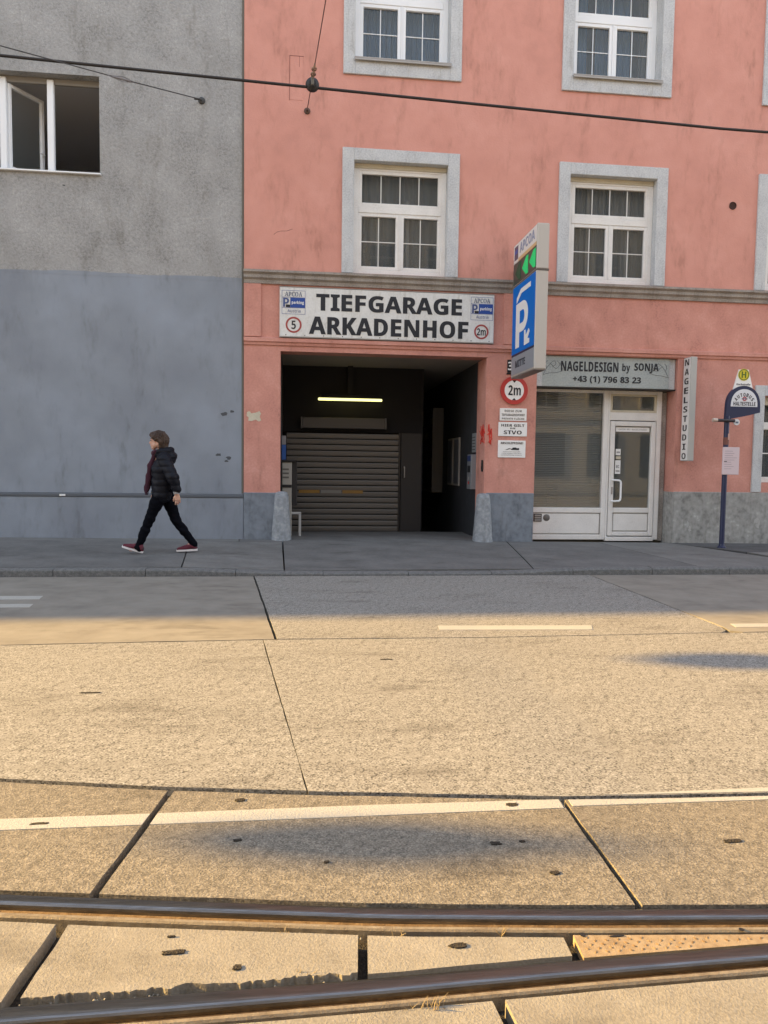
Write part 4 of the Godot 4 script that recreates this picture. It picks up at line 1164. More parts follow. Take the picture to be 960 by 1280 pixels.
func grey_building() -> void:
	var bld := thing("grey_building", "windowless grey rendered house front with smooth blue grey paint below", "building", Vector3.ZERO)
	var z := FZ - 0.02
	var H := 16.0
	var xl := -16.0
	var xr := -0.925
	var hole := [-5.75, -3.135, 5.86, 7.33]
	obj("wall", wall(xl, xr, 4.345, H, z, [hole], 0.16), M.render, bld)
	var lo := MB.new()
	lo.bar(xl, xr, 0.885, 4.343, z - 0.1, z + 0.006, 0.004)
	var edge := PackedVector2Array([Vector2(xl, 4.30)])
	var ex := xl
	while ex < xr:
		edge.append(Vector2(ex, 4.353 + rng.randf_range(-0.009, 0.009) + 0.008 * sin(ex * 3.1)))
		ex += rng.randf_range(0.05, 0.16)
	edge.append(Vector2(xr, 4.35))
	edge.append(Vector2(xr, 4.30))
	lo.prism(edge, z + 0.001, z + 0.0075)
	obj("painted_wall", lo, M.bluegrey, bld)
	obj("painted_plinth", bx(xl, xr, -0.1, 0.822, z - 0.1, z + 0.03, 0.004), M.bluegrey, bld)
	var lg := MB.new()
	lg.prism(PackedVector2Array([Vector2(0, 0.822), Vector2(0.036, 0.824), Vector2(0.042, 0.832), Vector2(0.042, 0.868), Vector2(0.034, 0.878), Vector2(0, 0.886)]), -xr, -xl, Vector3(0, 0, z), Basis(Vector3(0, 0, 1), Vector3(0, 1, 0), Vector3(-1, 0, 0)))
	obj("ledge", lg, plain(0.095, 0.105, 0.12, 0.7), bld)
	var sh := MB.new()
	sh.quad(Vector3(xl, -0.2, z), Vector3(xl, H, z), Vector3(xl, H, -24), Vector3(xl, -0.2, -24), Vector3.LEFT)
	sh.quad(Vector3(xr, -0.2, z), Vector3(xr, H, z), Vector3(xr, H, -24), Vector3(xr, -0.2, -24), Vector3.RIGHT)
	sh.quad(Vector3(xl, -0.2, -24), Vector3(xr, -0.2, -24), Vector3(xr, H, -24), Vector3(xl, H, -24), Vector3.FORWARD)
	obj("rear_wall", sh, M.render, bld)
	obj("roof", bx(xl, xr - 0.01, H, H + 0.25, -24.2, FZ + 0.44), M.roof, bld)
	# dark strip of old sealant down the joint with the pink house
	obj("joint_seal", bx(xr - 0.03, xr + 0.002, 0.9, H - 0.4, z, z + 0.016, 0.004), plain(0.13, 0.12, 0.10, 0.9), bld)
	# the open window
	var w := node("window", bld)
	var zi := z - 0.16
	var f := MB.new()
	f.bar(-5.75, -3.135, 5.86, 5.915, zi - 0.05, zi + 0.02, 0.006)
	f.bar(-3.165, -3.137, 5.915, 7.33, zi - 0.05, zi + 0.02, 0.004)
	f.bar(-5.75, -5.70, 5.915, 7.33, zi - 0.05, zi + 0.02, 0.006)
	f.bar(-3.955, -3.855, 5.915, 7.30, zi - 0.05, zi + 0.03, 0.01)
	f.bar(-4.66, -4.56, 5.915, 7.30, zi - 0.05, zi + 0.03, 0.01)
	obj("frame", f, M.frame_white, w)
	obj("sill", bx(-5.8, -3.115, 5.835, 5.86, zi, z + 0.05, 0.005), M.frame_white, w)
	obj("blind_box", bx(-5.72, -3.15, 7.24, 7.33, zi - 0.06, zi + 0.0, 0.006), plain(0.25, 0.235, 0.215, 0.7), w)
	# casement swung into the room
	var cs := node("casement", w, Vector3(-4.56, 5.93, zi - 0.03))
	cs.rotation.y = deg_to_rad(58.0)
	var c := MB.new()
	c.bar(0, 0.055, 0, 1.30, -0.03, 0.03, 0.006)
	c.bar(0.60, 0.655, 0, 1.30, -0.03, 0.03, 0.006)
	c.bar(0.055, 0.60, 0, 0.055, -0.03, 0.029, 0.006)
	c.bar(0.055, 0.60, 1.245, 1.30, -0.03, 0.029, 0.006)
	c.tube([Vector3(0.62, 0.42, 0.03), Vector3(0.62, 0.42, 0.07), Vector3(0.53, 0.43, 0.07)], 0.01, 6)
	obj("casement_frame", c, M.frame_white, w)
	var cf: MeshInstance3D = w.get_node("casement_frame")
	cf.transform = cs.transform
	obj("casement_pane", bx(0.04, 0.615, 0.04, 1.26, -0.004, 0.0), M.glass, w).transform = cs.transform
	cs.free()
	obj("pane", bx(-5.70, -4.66, 5.91, 7.25, zi - 0.03, zi - 0.026), M.glass, w)
	# the room behind it
	var r := MB.new()
	r.bar(-6.5, -2.6, 5.0, 5.05, -16.5, zi - 0.05)
	r.bar(-6.5, -2.6, 7.45, 7.5, -16.5, zi - 0.05)
	r.bar(-6.55, -6.5, 5.0, 7.5, -16.5, zi - 0.05)
	r.bar(-2.6, -2.55, 5.0, 7.5, -16.5, zi - 0.05)
	r.bar(-6.5, -2.6, 5.0, 7.5, -16.6, -16.5)
	r.bar(-6.5, -5.75, 5.0, 7.5, zi - 0.06, zi - 0.055)
	r.bar(-3.13, -2.6, 5.0, 7.5, zi - 0.06, zi - 0.055)
	r.bar(-6.5, -2.6, 5.0, 5.86, zi - 0.06, zi - 0.055)
	obj("room", r, plain(0.48, 0.47, 0.47, 0.9), bld)
	# scuffs of dark paint and a bolt
	for s in [[-1.225, 2.18, 0.05], [-1.11, 2.225, 0.035], [-1.33, 1.525, 0.045], [-1.16, 1.47, 0.04], [-1.205, 1.42, 0.03], [-3.68, 5.66, 0.02], [-1.44, 7.75, 0.03]]:
		var poly := PackedVector2Array()
		for k in 9:
			var a := TAU * k / 9
			poly.append(Vector2(s[0], s[1]) + Vector2(cos(a) * 1.3, sin(a) * 0.7) * s[2] * rng.randf_range(0.5, 1.1))
		var b := MB.new()
		var zz: float = z + (0.008 if s[1] < 4.3 else 0.002)
		b.prism(poly, zz - 0.002, zz)
		obj("scuff", b, plain(0.07, 0.075, 0.085, 0.8) if s[1] < 7.7 else plain(0.35, 0.35, 0.35), bld)
	obj("sticker", bx(-3.80, -3.71, 0.836, 0.864, z + 0.0425, z + 0.045), M.white, bld)

func other_buildings() -> void:
	# the next house up the street on the left: its eaves shade the road
	var nb := thing("neighbour_house", "plain beige row house far up the street beyond the grey front", "building", Vector3(-16.02, 0, FZ))
	obj("wall", bx(-60, 0, -0.2, 16.0, -11.8, 0.0), plain(0.36, 0.33, 0.28, 0.9), nb)
	obj("roof", bx(-60, 0, 16.0, 16.25, -12.0, 0.44), M.roof, nb)
	for k in 14:
		for j in 4:
			var x := -58.0 + k * 4.1
			obj("window", bx(x, x + 1.3, 1.6 + j * 3.5, 3.6 + j * 3.5, -0.01, 0.03), plain(0.05, 0.06, 0.07, 0.15), nb)
	var rb := thing("corner_house", "plain ochre row house right of the pink house", "building", Vector3(24.02, 0, FZ))
	obj("wall", bx(0, 40, -0.2, 15.0, -11.8, 0.0), plain(0.42, 0.34, 0.22, 0.9), rb)
	obj("roof", bx(0, 40, 15.0, 15.25, -12.0, 0.44), M.roof, rb)
	for k in 9:
		for j in 4:
			var x := 1.6 + k * 4.1
			obj("window", bx(x, x + 1.3, 1.6 + j * 3.4, 3.6 + j * 3.4, -0.01, 0.03), plain(0.05, 0.06, 0.07, 0.15), rb)
	# across the street: seen only mirrored in the panes
	var ob := thing("opposite_house", "pale stuccoed apartment house across the street mirrored in the shop window", "building", Vector3(0, 0, 13.0))
	var H := 15.5
	obj("wall", bx(-34, 40, -0.2, H, 0.0, 10.0), plain(0.52, 0.49, 0.43, 0.9), ob)
	obj("roof", bx(-34, 40, H, H + 0.25, -0.4, 10.0), M.roof, ob)
	obj("string_course", bx(-34, 40, 3.9, 4.15, -0.1, 0.0), plain(0.42, 0.39, 0.34, 0.9), ob)
	var dark := plain(0.03, 0.032, 0.035, 0.12)
	var fr := plain(0.5, 0.48, 0.44, 0.6)
	for k in 24:
		for j in 3:
			var x := -32.0 + k * 2.95
			var y := 4.6 + j * 2.9
			if x < -8.0 or x > 24.0:
				obj("window", bx(x, x + 1.25, y, y + 1.95, -0.02, 0.0), dark, ob)
				continue
			obj("window_frame", bx(x - 0.12, x + 1.37, y - 0.12, y + 2.07, -0.05, 0.0), fr, ob)
			obj("window", bx(x, x + 0.57, y, y + 1.35, -0.06, -0.05), dark, ob)
			obj("window", bx(x + 0.66, x + 1.25, y, y + 1.35, -0.06, -0.05), dark, ob)
			obj("window", bx(x, x + 1.25, y + 1.45, y + 1.95, -0.06, -0.05), dark, ob)
		obj("shop_opening", bx(-32.0 + k * 2.95, -30.3 + k * 2.95, 0.9, 3.2, -0.05, 0.0), dark, ob)

func rail_mesh(f: Array, x0: float, x1: float, prof: Array) -> MB:
	# prof: [across (towards the viewer), height]
	var b := MB.new()
	var n := int((x1 - x0) / 0.12)
	for i in n:
		var a := lerpf(x0, x1, float(i) / n)
		var c := lerpf(x0, x1, float(i + 1) / n)
		for j in prof.size() - 1:
			var p: Array = prof[j]
			var q: Array = prof[j + 1]
			var d := Vector3(0, q[0] - p[0], -(q[1] - p[1]))
			b.quad(Vector3(a, p[1], pl(f, a) + p[0]), Vector3(c, p[1], pl(f, c) + p[0]), Vector3(c, q[1], pl(f, c) + q[0]), Vector3(a, q[1], pl(f, a) + q[0]), d)
	return b

func rails() -> void:
	for k in 2:
		var f: Array = [R1, R2][k]
		var hw: float = [0.053, 0.060][k]
		var gw: float = [0.030, 0.018][k]
		var gd: float = [0.027, 0.045][k]
		var t := thing("tram_rail", ["far grooved tram rail curving away past the white line", "near grooved tram rail running straight along the broken slab edge"][k], "tram rail", Vector3.ZERO, "grooved tram rails set in the road")
		var x0 := -9.0
		var x1 := 2.5 if k == 0 else 12.0
		var u := 0.004
		var hp := [[0.0, -0.11], [0.0, u - 0.014], [0.002, u - 0.007]]
		for q in 9:
			var v := q / 8.0 * 2.0 - 1.0
			hp.append([hw * 0.5 + v * (hw * 0.5 - 0.005), u - 0.0032 * pow(absf(v), 3.0)])
		hp.append_array([[hw - 0.001, u - 0.008], [hw + 0.001, u - 0.016], [hw + 0.002, -0.045]])
		obj("rail_head", rail_mesh(f, x0, x1, hp), M.steel, t)
		var g := hw + 0.002
		obj("groove", rail_mesh(f, x0, x1, [[g, -0.020], [g + 0.004, -gd], [g + gw - 0.008, -gd + 0.001], [g + gw + 0.002, -0.016]]), M.rust, t)
		obj("guard_lip", rail_mesh(f, x0, x1, [[g + gw, -0.02], [g + gw + 0.005, -0.007], [g + gw + 0.009, -0.003], [g + gw + 0.020, -0.003], [g + gw + 0.024, -0.009], [g + gw + 0.026, -0.11]]), M.lip, t)
	# chequer plate between the rails
	var cp := thing("checker_plate", "rusty tread plate covering the gap between the two tram rails", "metal plate")
	var p := along(R1, 0.822, 1.75, 0.130, 0.1)
	var q := along(R2, 0.815, 1.75, -0.008, 0.1)
	q.reverse()
	p.append_array(q)
	sheet(cp, "plate", p, -0.002, M.plate, 0.03)
	var tb := MB.new()
	var i := 0
	var z := -2.12
	while z < -1.93:
		var x := 0.84 + (0.018 if i % 2 else 0.0)
		var j := 0
		while x < 1.75:
			if z > pl(R1, x) + 0.142 and z < pl(R2, x) - 0.02:
				var bs := Basis(Vector3.UP, deg_to_rad(45.0 if (i + j) % 2 else -45.0))
				tb.lathe([Vector2(0.0062, -0.002), Vector2(0.004, 0.0), Vector2(0.0, 0.0006)], Vector3(x, 0.0, z), 8, bs, Vector2(1.25, 0.48))
			x += 0.036
			j += 1
		z += 0.0165
		i += 1
	obj("tread_bumps", tb, M.rust, cp, "stuff")
	for s in [[0.95, -2.035, 0.024, 0.004], [1.345, -2.03, 0.008, 0.008], [0.85, -2.05, 0.008, 0.01]]:
		var poly := PackedVector2Array()
		for k in 10:
			poly.append(Vector2(s[0] + cos(TAU * k / 10) * s[2], s[1] + sin(TAU * k / 10) * s[3]))
		sheet(cp, "lifting_hole", poly, 0.0005, M.black, 0.001)

# ------------------------------------------------------------------ signs
func disc(parent: Node, called: String, c: Vector2, r: float, z0: float, z1: float, m: Material, bs := Basis(), o := Vector3.ZERO) -> void:
	var b := MB.new()
	b.ring(c, 0.0, r, z0, z1, o, bs)
	obj(called, b, m, parent)

func parking_logo(parent: Node, x: float, y: float, s: float, z: float) -> void:
	# framed logo card: name on top, white P on black beside a blue field, country below
	var fr := MB.new()
	for e in [[0, 0.012, 0, 1], [0.988, 1, 0, 1], [0.012, 0.988, 0, 0.012], [0.012, 0.988, 0.988, 1], [0.012, 0.988, 0.265, 0.28], [0.012, 0.988, 0.70, 0.712]]:
		fr.bar(x + e[0] * s, x + e[1] * s, y + e[2] * s, y + e[3] * s, z, z + 0.003)
	obj("logo_frame", fr, M.logo_blue, parent)
	obj("logo_field", bx(x + 0.36 * s, x + 0.985 * s, y + 0.285 * s, y + 0.695 * s, z, z + 0.002), M.logo_blue, parent)
	obj("logo_field", bx(x + 0.17 * s, x + 0.355 * s, y + 0.285 * s, y + 0.40 * s, z, z + 0.002), M.ink, parent)
	letters(parent, "P", Vector3(x + 0.18 * s, y + 0.49 * s, z + 0.003), 0.25 * s, 0.38 * s, plain(0.06, 0.09, 0.22), Basis(), font_bold, 0.003)
	letters(parent, "APCOA", Vector3(x + 0.5 * s, y + 0.845 * s, z + 0.002), 0.74 * s, 0.19 * s, plain(0.10, 0.12, 0.18), Basis(), font_serif, 0.003)
	letters(parent, "parking", Vector3(x + 0.68 * s, y + 0.48 * s, z + 0.004), 0.52 * s, 0.17 * s, M.white, Basis(), font_bold, 0.003)
	letters(parent, "Austria", Vector3(x + 0.52 * s, y + 0.14 * s, z + 0.002), 0.56 * s, 0.14 * s, plain(0.12, 0.15, 0.28), Basis(), font_plain, 0.003)

func signs() -> void:
	# long board over the garage entry
	var z := FZ + 0.06
	var gs := thing("garage_sign", "wide white board with black garage lettering above the entry", "sign")
	obj("board", bx(-0.35, 3.18, 3.445, 4.225, FZ + 0.02, z, 0.006), M.sign_white, gs)
	obj("board_edge", bx(-0.356, 3.186, 3.43, 3.444, FZ + 0.015, z + 0.004, 0.003), M.grey_metal, gs)
	obj("board_edge", bx(-0.356, 3.186, 4.226, 4.238, FZ + 0.015, z + 0.004, 0.003), M.grey_metal, gs)
	letters(gs, "TIEFGARAGE", Vector3(1.435, 4.005, z + 0.002), 2.40, 0.265, M.ink, Basis(), font_bold, 0.004)
	letters(gs, "ARKADENHOF", Vector3(1.435, 3.635, z + 0.002), 2.63, 0.28, M.ink, Basis(), font_bold, 0.004)
	parking_logo(gs, -0.315, 3.80, 0.375, z)
	parking_logo(gs, 2.785, 3.81, 0.375, z)
	for s in [[-0.125, 3.63, 0.128, "5", 0.07, 0.135], [2.97, 3.62, 0.122, "2m", 0.15, 0.115]]:
		var b := MB.new()
		b.ring(Vector2(s[0], s[1]), s[2] - 0.028, s[2], z, z + 0.003)
		obj("red_ring", b, plain(0.33, 0.05, 0.045, 0.5), gs)
		letters(gs, s[3], Vector3(s[0], s[1], z + 0.002), s[4], s[5], M.ink, Basis(), font_bold, 0.003)
	for k in 12:
		var rv := MB.new()
		rv.lathe([Vector2(0, 0.004), Vector2(0.007, 0.002), Vector2(0.010, -0.001)], Vector3(-0.25 + k * 0.305, 3.468, z), 8, Basis(Vector3.RIGHT, Vector3.BACK, Vector3.UP))
		obj("rivet", rv, M.dark_metal, gs)
	# height limit disc and the three plates under it
	z = FZ + 0.03
	var hs := thing("height_limit_sign", "round red and white 2m height limit sign on pink pillar", "sign")
	disc(hs, "disc", Vector2(3.565, 2.675), 0.232, FZ + 0.01, z, M.white)
	var rr := MB.new()
	rr.ring(Vector2(3.565, 2.675), 0.168, 0.236, FZ + 0.006, z + 0.002)
	obj("red_ring", rr, M.red, hs)
	letters(hs, "2m", Vector3(3.57, 2.675, z + 0.002), 0.215, 0.165, M.ink, Basis(), font_bold, 0.003)
	for sg in [1.0, -1.0]:
		var a := MB.new()
		a.prism(PackedVector2Array([Vector2(3.565 - 0.035, 2.675 + sg * 0.166), Vector2(3.565 + 0.035, 2.675 + sg * 0.166), Vector2(3.565, 2.675 + sg * 0.128)]), z, z + 0.003)
		obj("arrow", a, M.ink, hs)
	var plates := [
		["notice_plate", "white plate with three text lines directly under the height limit sign", 3.33, 3.795, 2.165, 2.375, [["DIESE ZUR", 0.30, 0.035, 0.165], ["TIEFGARAGENZUFAHRT", 0.40, 0.038, 0.10], ["PRIVATE FLÄCHE", 0.39, 0.038, 0.04]], plain(0.16, 0.15, 0.145)],
		["traffic_rules_plate", "white plate reading HIER GILT DIE STVO, middle of the three plates", 3.312, 3.808, 1.905, 2.142, [["HIER GILT", 0.40, 0.042, 0.183], ["DIE", 0.09, 0.026, 0.133], ["STVO", 0.31, 0.062, 0.066]], M.ink],
		["towing_plate", "white towing warning plate with small truck, lowest of the three plates", 3.312, 3.79, 1.545, 1.835, [["ABSCHLEPPZONE!", 0.39, 0.036, 0.245]], M.ink],
	]
	for p in plates:
		var t := thing(p[0], p[1], "sign")
		obj("plate", bx(p[2], p[3], p[4], p[5], FZ + 0.004, FZ + 0.016, 0.004), M.white, t)
		for l in p[6]:
			letters(t, l[0], Vector3((p[2] + p[3]) * 0.5, p[4] + l[3], FZ + 0.0175), l[1], l[2], p[7], Basis(), font_bold, 0.003)
		if p[0] == "towing_plate":
			var tr := MB.new()
			var pt := PackedVector2Array()
			for q in [[-0.13, 0.135], [-0.10, 0.135], [-0.05, 0.158], [0.0, 0.150], [0.02, 0.170], [0.07, 0.172], [0.09, 0.160], [0.125, 0.165], [0.13, 0.14], [0.12, 0.128], [0.0, 0.130], [-0.03, 0.145], [-0.09, 0.128]]:
				pt.append(Vector2(3.55 + q[0], p[4] + q[1]))
			tr.prism(pt, FZ + 0.016, FZ + 0.0185)
			obj("truck_symbol", tr, M.ink, t)
			var lines := ["widerrechtlich abgestellte", "Fahrzeuge werden", "kostenpflichtig entfernt"]
			for k in 3:
				letters(t, lines[k], Vector3(3.55, p[4] + 0.098 - k * 0.028, FZ + 0.0175), [0.30, 0.34, 0.36][k], 0.02, plain(0.2, 0.2, 0.2), Basis(), font_plain, 0.002)
	# house number, mostly behind the parking sign
	var hn := thing("house_number_plate", "dark house number plate half hidden behind the parking sign", "house number")
	obj("plate", bx(3.44, 3.72, 2.97, 3.185, FZ + 0.004, FZ + 0.014, 0.004), M.black, hn)
	obj("plate_edge", bx(3.43, 3.73, 2.94, 2.964, FZ + 0.004, FZ + 0.02, 0.003), M.dark_metal, hn)
	letters(hn, "31", Vector3(3.53, 3.08, FZ + 0.0155), 0.16, 0.14, M.white, Basis(), font_bold, 0.003)
	parking_sign()
	shop_sign()
	# red graffiti scrawl on the jamb
	var gf := MB.new()
	var zg := FZ + 0.003
	for s in [
		[[3.14, 1.98], [3.15, 2.10], [3.17, 1.80]], [[3.13, 1.92], [3.20, 2.02], [3.16, 1.90], [3.21, 1.86], [3.15, 1.80]],
		[[3.145, 2.06], [3.165, 1.95], [3.19, 2.03], [3.20, 1.88]], [[3.16, 1.80], [3.185, 1.76], [3.19, 1.83]]]:
		var pts := []
		for q in s:
			pts.append(Vector3(q[0], q[1], zg))
		gf.tube(pts, 0.010, 6)
	for s in [[[0.02, 1.78], [0.10, 2.02], [0.16, 1.86], [0.26, 2.08]], [[0.05, 1.90], [0.22, 1.96], [0.10, 1.80], [0.3, 1.84]], [[0.0, 1.95], [0.12, 2.1], [0.2, 1.9], [0.34, 2.0]], [[0.04, 2.02], [0.28, 1.78]]]:
		var pts := []
		for q in s:
			pts.append(Vector3(3.087, q[1], FZ - 0.02 - q[0]))
		gf.tube(pts, 0.011, 6)
	tag(obj("graffiti", gf, plain(0.60, 0.035, 0.02, 0.6)), "red graffiti scrawl around the garage jamb at head height", "graffiti")
	var ks := thing("key_box", "small dark key switch low on the pink garage jamb", "key switch", Vector3(3.088, 1.30, FZ - 0.12))
	obj("casing", bx(-0.02, 0.0, 0.0, 0.20, -0.04, 0.04, 0.006), M.dark_metal, ks)
	obj("lock", bx(-0.026, -0.02, 0.05, 0.09, -0.02, 0.02, 0.003), M.black, ks)

func parking_sign() -> void:
	# blade sign standing out from the wall; its lettered face looks up the street
	var X := 3.46
	var t := thing("parking_sign", "tall illuminated blue parking blade sign projecting from the pink wall", "sign", Vector3(X, 2.86, -12.08))
	var D := 1.23
	var W := 0.185
	var H := 2.14
	var pale := plain(0.46, 0.435, 0.40, 0.45)
	obj("lower_box", bx(0, W, 0, 1.455, 0, D, 0.012), pale, t)
	obj("upper_box", bx(0, W, 1.475, H, 0.0, D, 0.012), pale, t)
	obj("seam", bx(0.008, W + 0.006, 1.455, 1.475, 0.006, D + 0.006), plain(0.13, 0.11, 0.10, 0.6), t)
	obj("bottom_plate", bx(0.0, W, -0.012, -0.001, 0.0, D), plain(0.2, 0.17, 0.15, 0.6), t)
	obj("bracket", bx(0.05, 0.13, 0.4, 0.48, -0.17, 0.0), M.dark_metal, t)
	obj("bracket", bx(0.05, 0.13, 1.7, 1.78, -0.17, 0.0), M.dark_metal, t)
	var bs := Basis(Vector3(0, 0, 1), Vector3(0, 1, 0), Vector3(-1, 0, 0))
	var face := func(called: String, u0: float, u1: float, v0: float, v1: float, m: Material, d := 0.004) -> void:
		obj(called, bx(-d, 0.004, v0, v1, u0, u1, 0.001), m, t)
	face.call("blue_face", 0.03, D - 0.03, 0.36, 1.44, M.blue)
	face.call("dark_band", 0.03, D - 0.03, 0.325, 0.358, M.navy)
	face.call("grey_face", 0.03, D - 0.03, 0.03, 0.323, plain(0.25, 0.29, 0.33, 0.4))
	face.call("white_face", 0.03, D - 0.03, 1.835, H - 0.02, plain(0.72, 0.71, 0.68, 0.4))
	face.call("orange_band", 0.28, D - 0.03, 1.825, 1.88, plain(0.66, 0.46, 0.22, 0.4), 0.005)
	face.call("display", 0.03, D - 0.03, 1.485, 1.822, plain(0.035, 0.05, 0.045, 0.3))
	face.call("logo_mark", 0.07, 0.27, 1.875, 2.09, plain(0.10, 0.08, 0.13, 0.4), 0.006)
	face.call("logo_mark", 0.10, 0.24, 1.97, 2.03, plain(0.04, 0.10, 0.40, 0.4), 0.0075)
	letters(t, "APCOA", Vector3(-0.006, 2.01, 0.74), 0.76, 0.15, plain(0.28, 0.31, 0.42), bs, font_bold, 0.003)
	var green := plain(0.0, 0.36, 0.13, 0.5)
	green.emission_enabled = true
	green.emission = Color(0.0, 0.55, 0.25)
	green.emission_energy_multiplier = 0.22
	var off := plain(0.01, 0.085, 0.04, 0.5)
	for k in 3:
		var a := MB.new()
		var u := 0.14 + k * 0.37
		a.prism(PackedVector2Array([Vector2(u, 1.655), Vector2(u + 0.20, 1.79), Vector2(u + 0.30, 1.79), Vector2(u + 0.30, 1.52), Vector2(u + 0.20, 1.52)]), 0.003, 0.008, Vector3.ZERO, bs)
		obj("green_arrow", a, off if k == 0 else green, t)
	# white roof mark, P and arrow down
	var m := MB.new()
	m.prism(PackedVector2Array([Vector2(0.26, 1.24), Vector2(0.48, 1.35), Vector2(0.98, 1.35), Vector2(0.98, 1.275), Vector2(0.51, 1.275), Vector2(0.26, 1.155)]), 0.003, 0.007, Vector3.ZERO, bs)
	obj("roof_mark", m, M.white, t)
	var pp := MB.new()
	var bowl := PackedVector2Array()
	for k in 17:
		var a := PI * 0.5 - PI * k / 16
		bowl.append(Vector2(0.60 + cos(a) * 0.275, 0.905 + sin(a) * 0.235))
	bowl.append(Vector2(0.44, 0.67))
	bowl.append(Vector2(0.44, 0.805))
	for k in 17:
		var a := -PI * 0.5 + PI * k / 16
		bowl.append(Vector2(0.60 + cos(a) * 0.10, 0.905 + sin(a) * 0.10))
	bowl.append(Vector2(0.44, 1.005))
	bowl.append(Vector2(0.44, 1.14))
	pp.prism(bowl, 0.003, 0.007, Vector3.ZERO, bs)
	pp.prism(PackedVector2Array([Vector2(0.24, 0.44), Vector2(0.438, 0.44), Vector2(0.438, 1.14), Vector2(0.24, 1.14)]), 0.003, 0.007, Vector3.ZERO, bs)
	obj("letter_p", pp, M.white, t)
	var ar := MB.new()
	ar.prism(PackedVector2Array([Vector2(0.93, 0.655), Vector2(0.985, 0.605), Vector2(0.88, 0.51), Vector2(0.97, 0.50), Vector2(0.97, 0.435), Vector2(0.71, 0.425), Vector2(0.70, 0.66), Vector2(0.77, 0.66), Vector2(0.79, 0.57)]), 0.003, 0.007, Vector3.ZERO, bs)
	obj("arrow", ar, M.white, t)
	letters(t, "MITTE", Vector3(-0.006, 0.185, 0.52), 0.52, 0.11, plain(0.04, 0.045, 0.06), bs, font_bold, 0.003)

func shop_sign() -> void:
	var z := FZ - 0.04
	var t := thing("shop_sign", "pale grey nail studio fascia board with phone number above the shop window", "sign")
	var gm := tex_mat(M.surround.albedo_texture, 1.7, 0.5, null, 0, Color(0.84, 0.87, 0.86))
	obj("board", bx(3.965, 6.33, 2.765, 3.285, FZ - 0.24, z, 0.006), gm, t)
	obj("end_return", bx(6.333, 6.455, 2.765, 3.285, FZ - 0.24, z - 0.03, 0.006), M.surround, t)
	obj("bottom_edge", bx(3.965, 6.455, 2.742, 2.763, FZ - 0.26, z + 0.004, 0.003), M.dark_metal, t)
	obj("left_strip", bx(3.966, 4.06, 2.768, 3.282, z, z + 0.004), M.surround, t)
	letters(t, "NAGELDESIGN", Vector3(4.90, 3.115, z + 0.002), 1.02, 0.165, M.ink, Basis(), font_bold, 0.004)
	letters(t, "by", Vector3(5.55, 3.10, z + 0.002), 0.14, 0.17, M.ink, Basis(), font_bold, 0.004)
	letters(t, "SONJA", Vector3(5.915, 3.115, z + 0.002), 0.44, 0.165, M.ink, Basis(), font_bold, 0.004)
	letters(t, "+43 (1) 796 83 23", Vector3(5.215, 2.895, z + 0.002), 1.22, 0.125, M.ink, Basis(), font_bold, 0.004)
	for m in [1.0, -1.0]:
		var b := MB.new()
		var c := 5.20
		for s in [[[0.74, -0.13], [0.80, -0.02], [0.86, 0.06], [0.93, 0.11]], [[0.93, 0.11], [0.96, 0.06], [0.92, 0.02], [0.86, 0.06]], [[0.74, -0.13], [0.85, -0.10], [0.97, -0.09], [1.08, -0.06]], [[0.9, 0.02], [0.97, -0.02], [1.02, 0.03], [1.06, 0.10]], [[0.98, 0.11], [1.02, 0.07], [1.07, 0.0], [1.09, -0.06]], [[0.80, -0.02], [0.78, 0.06], [0.82, 0.11]]]:
			var pts := []
			for k in 13:
				var u: float = k / 12.0 * (s.size() - 1)
				var i: int = min(int(u), s.size() - 2)
				var p0 := Vector2(s[max(i - 1, 0)][0], s[max(i - 1, 0)][1])
				var p1 := Vector2(s[i][0], s[i][1])
				var p2 := Vector2(s[i + 1][0], s[i + 1][1])
				var p3 := Vector2(s[min(i + 2, s.size() - 1)][0], s[min(i + 2, s.size() - 1)][1])
				var q := p1.cubic_interpolate(p2, p0, p3, u - i)
				pts.append(Vector3(c - m * (1.86 - q.x) if true else 0.0, 3.09 + q.y, z + 0.001))
			b.tube(pts, 0.0035, 5)
		obj("hand_drawing", b, plain(0.10, 0.105, 0.115), t)
	# upright blade sign right of the shop
	var v := thing("studio_sign", "narrow upright white blade sign with vertical black letters right of the shop", "sign", Vector3(6.56, 1.53, FZ + 0.02))
	obj("box", bx(0, 0.115, 0, 1.765, 0, 0.235, 0.008), plain(0.42, 0.42, 0.40, 0.45), v)
	var bs := Basis(Vector3(0, 0, 1), Vector3(0, 1, 0), Vector3(-1, 0, 0))
	obj("face", bx(-0.004, 0.001, 0.012, 1.753, 0.008, 0.225, 0.001), M.white, v)
	obj("bracket", bx(0.03, 0.08, 0.3, 0.34, -0.02, 0.0), M.dark_metal, v)
	obj("bracket", bx(0.03, 0.08, 1.4, 1.44, -0.02, 0.0), M.dark_metal, v)
	var word := "NAGELSTUDIO"
	for k in word.length():
		letters(v, word[k], Vector3(-0.0055, 1.68 - k * 0.1595, 0.117), 0.13 if word[k] != "I" else 0.10, 0.105, M.ink, bs, font_bold, 0.003)

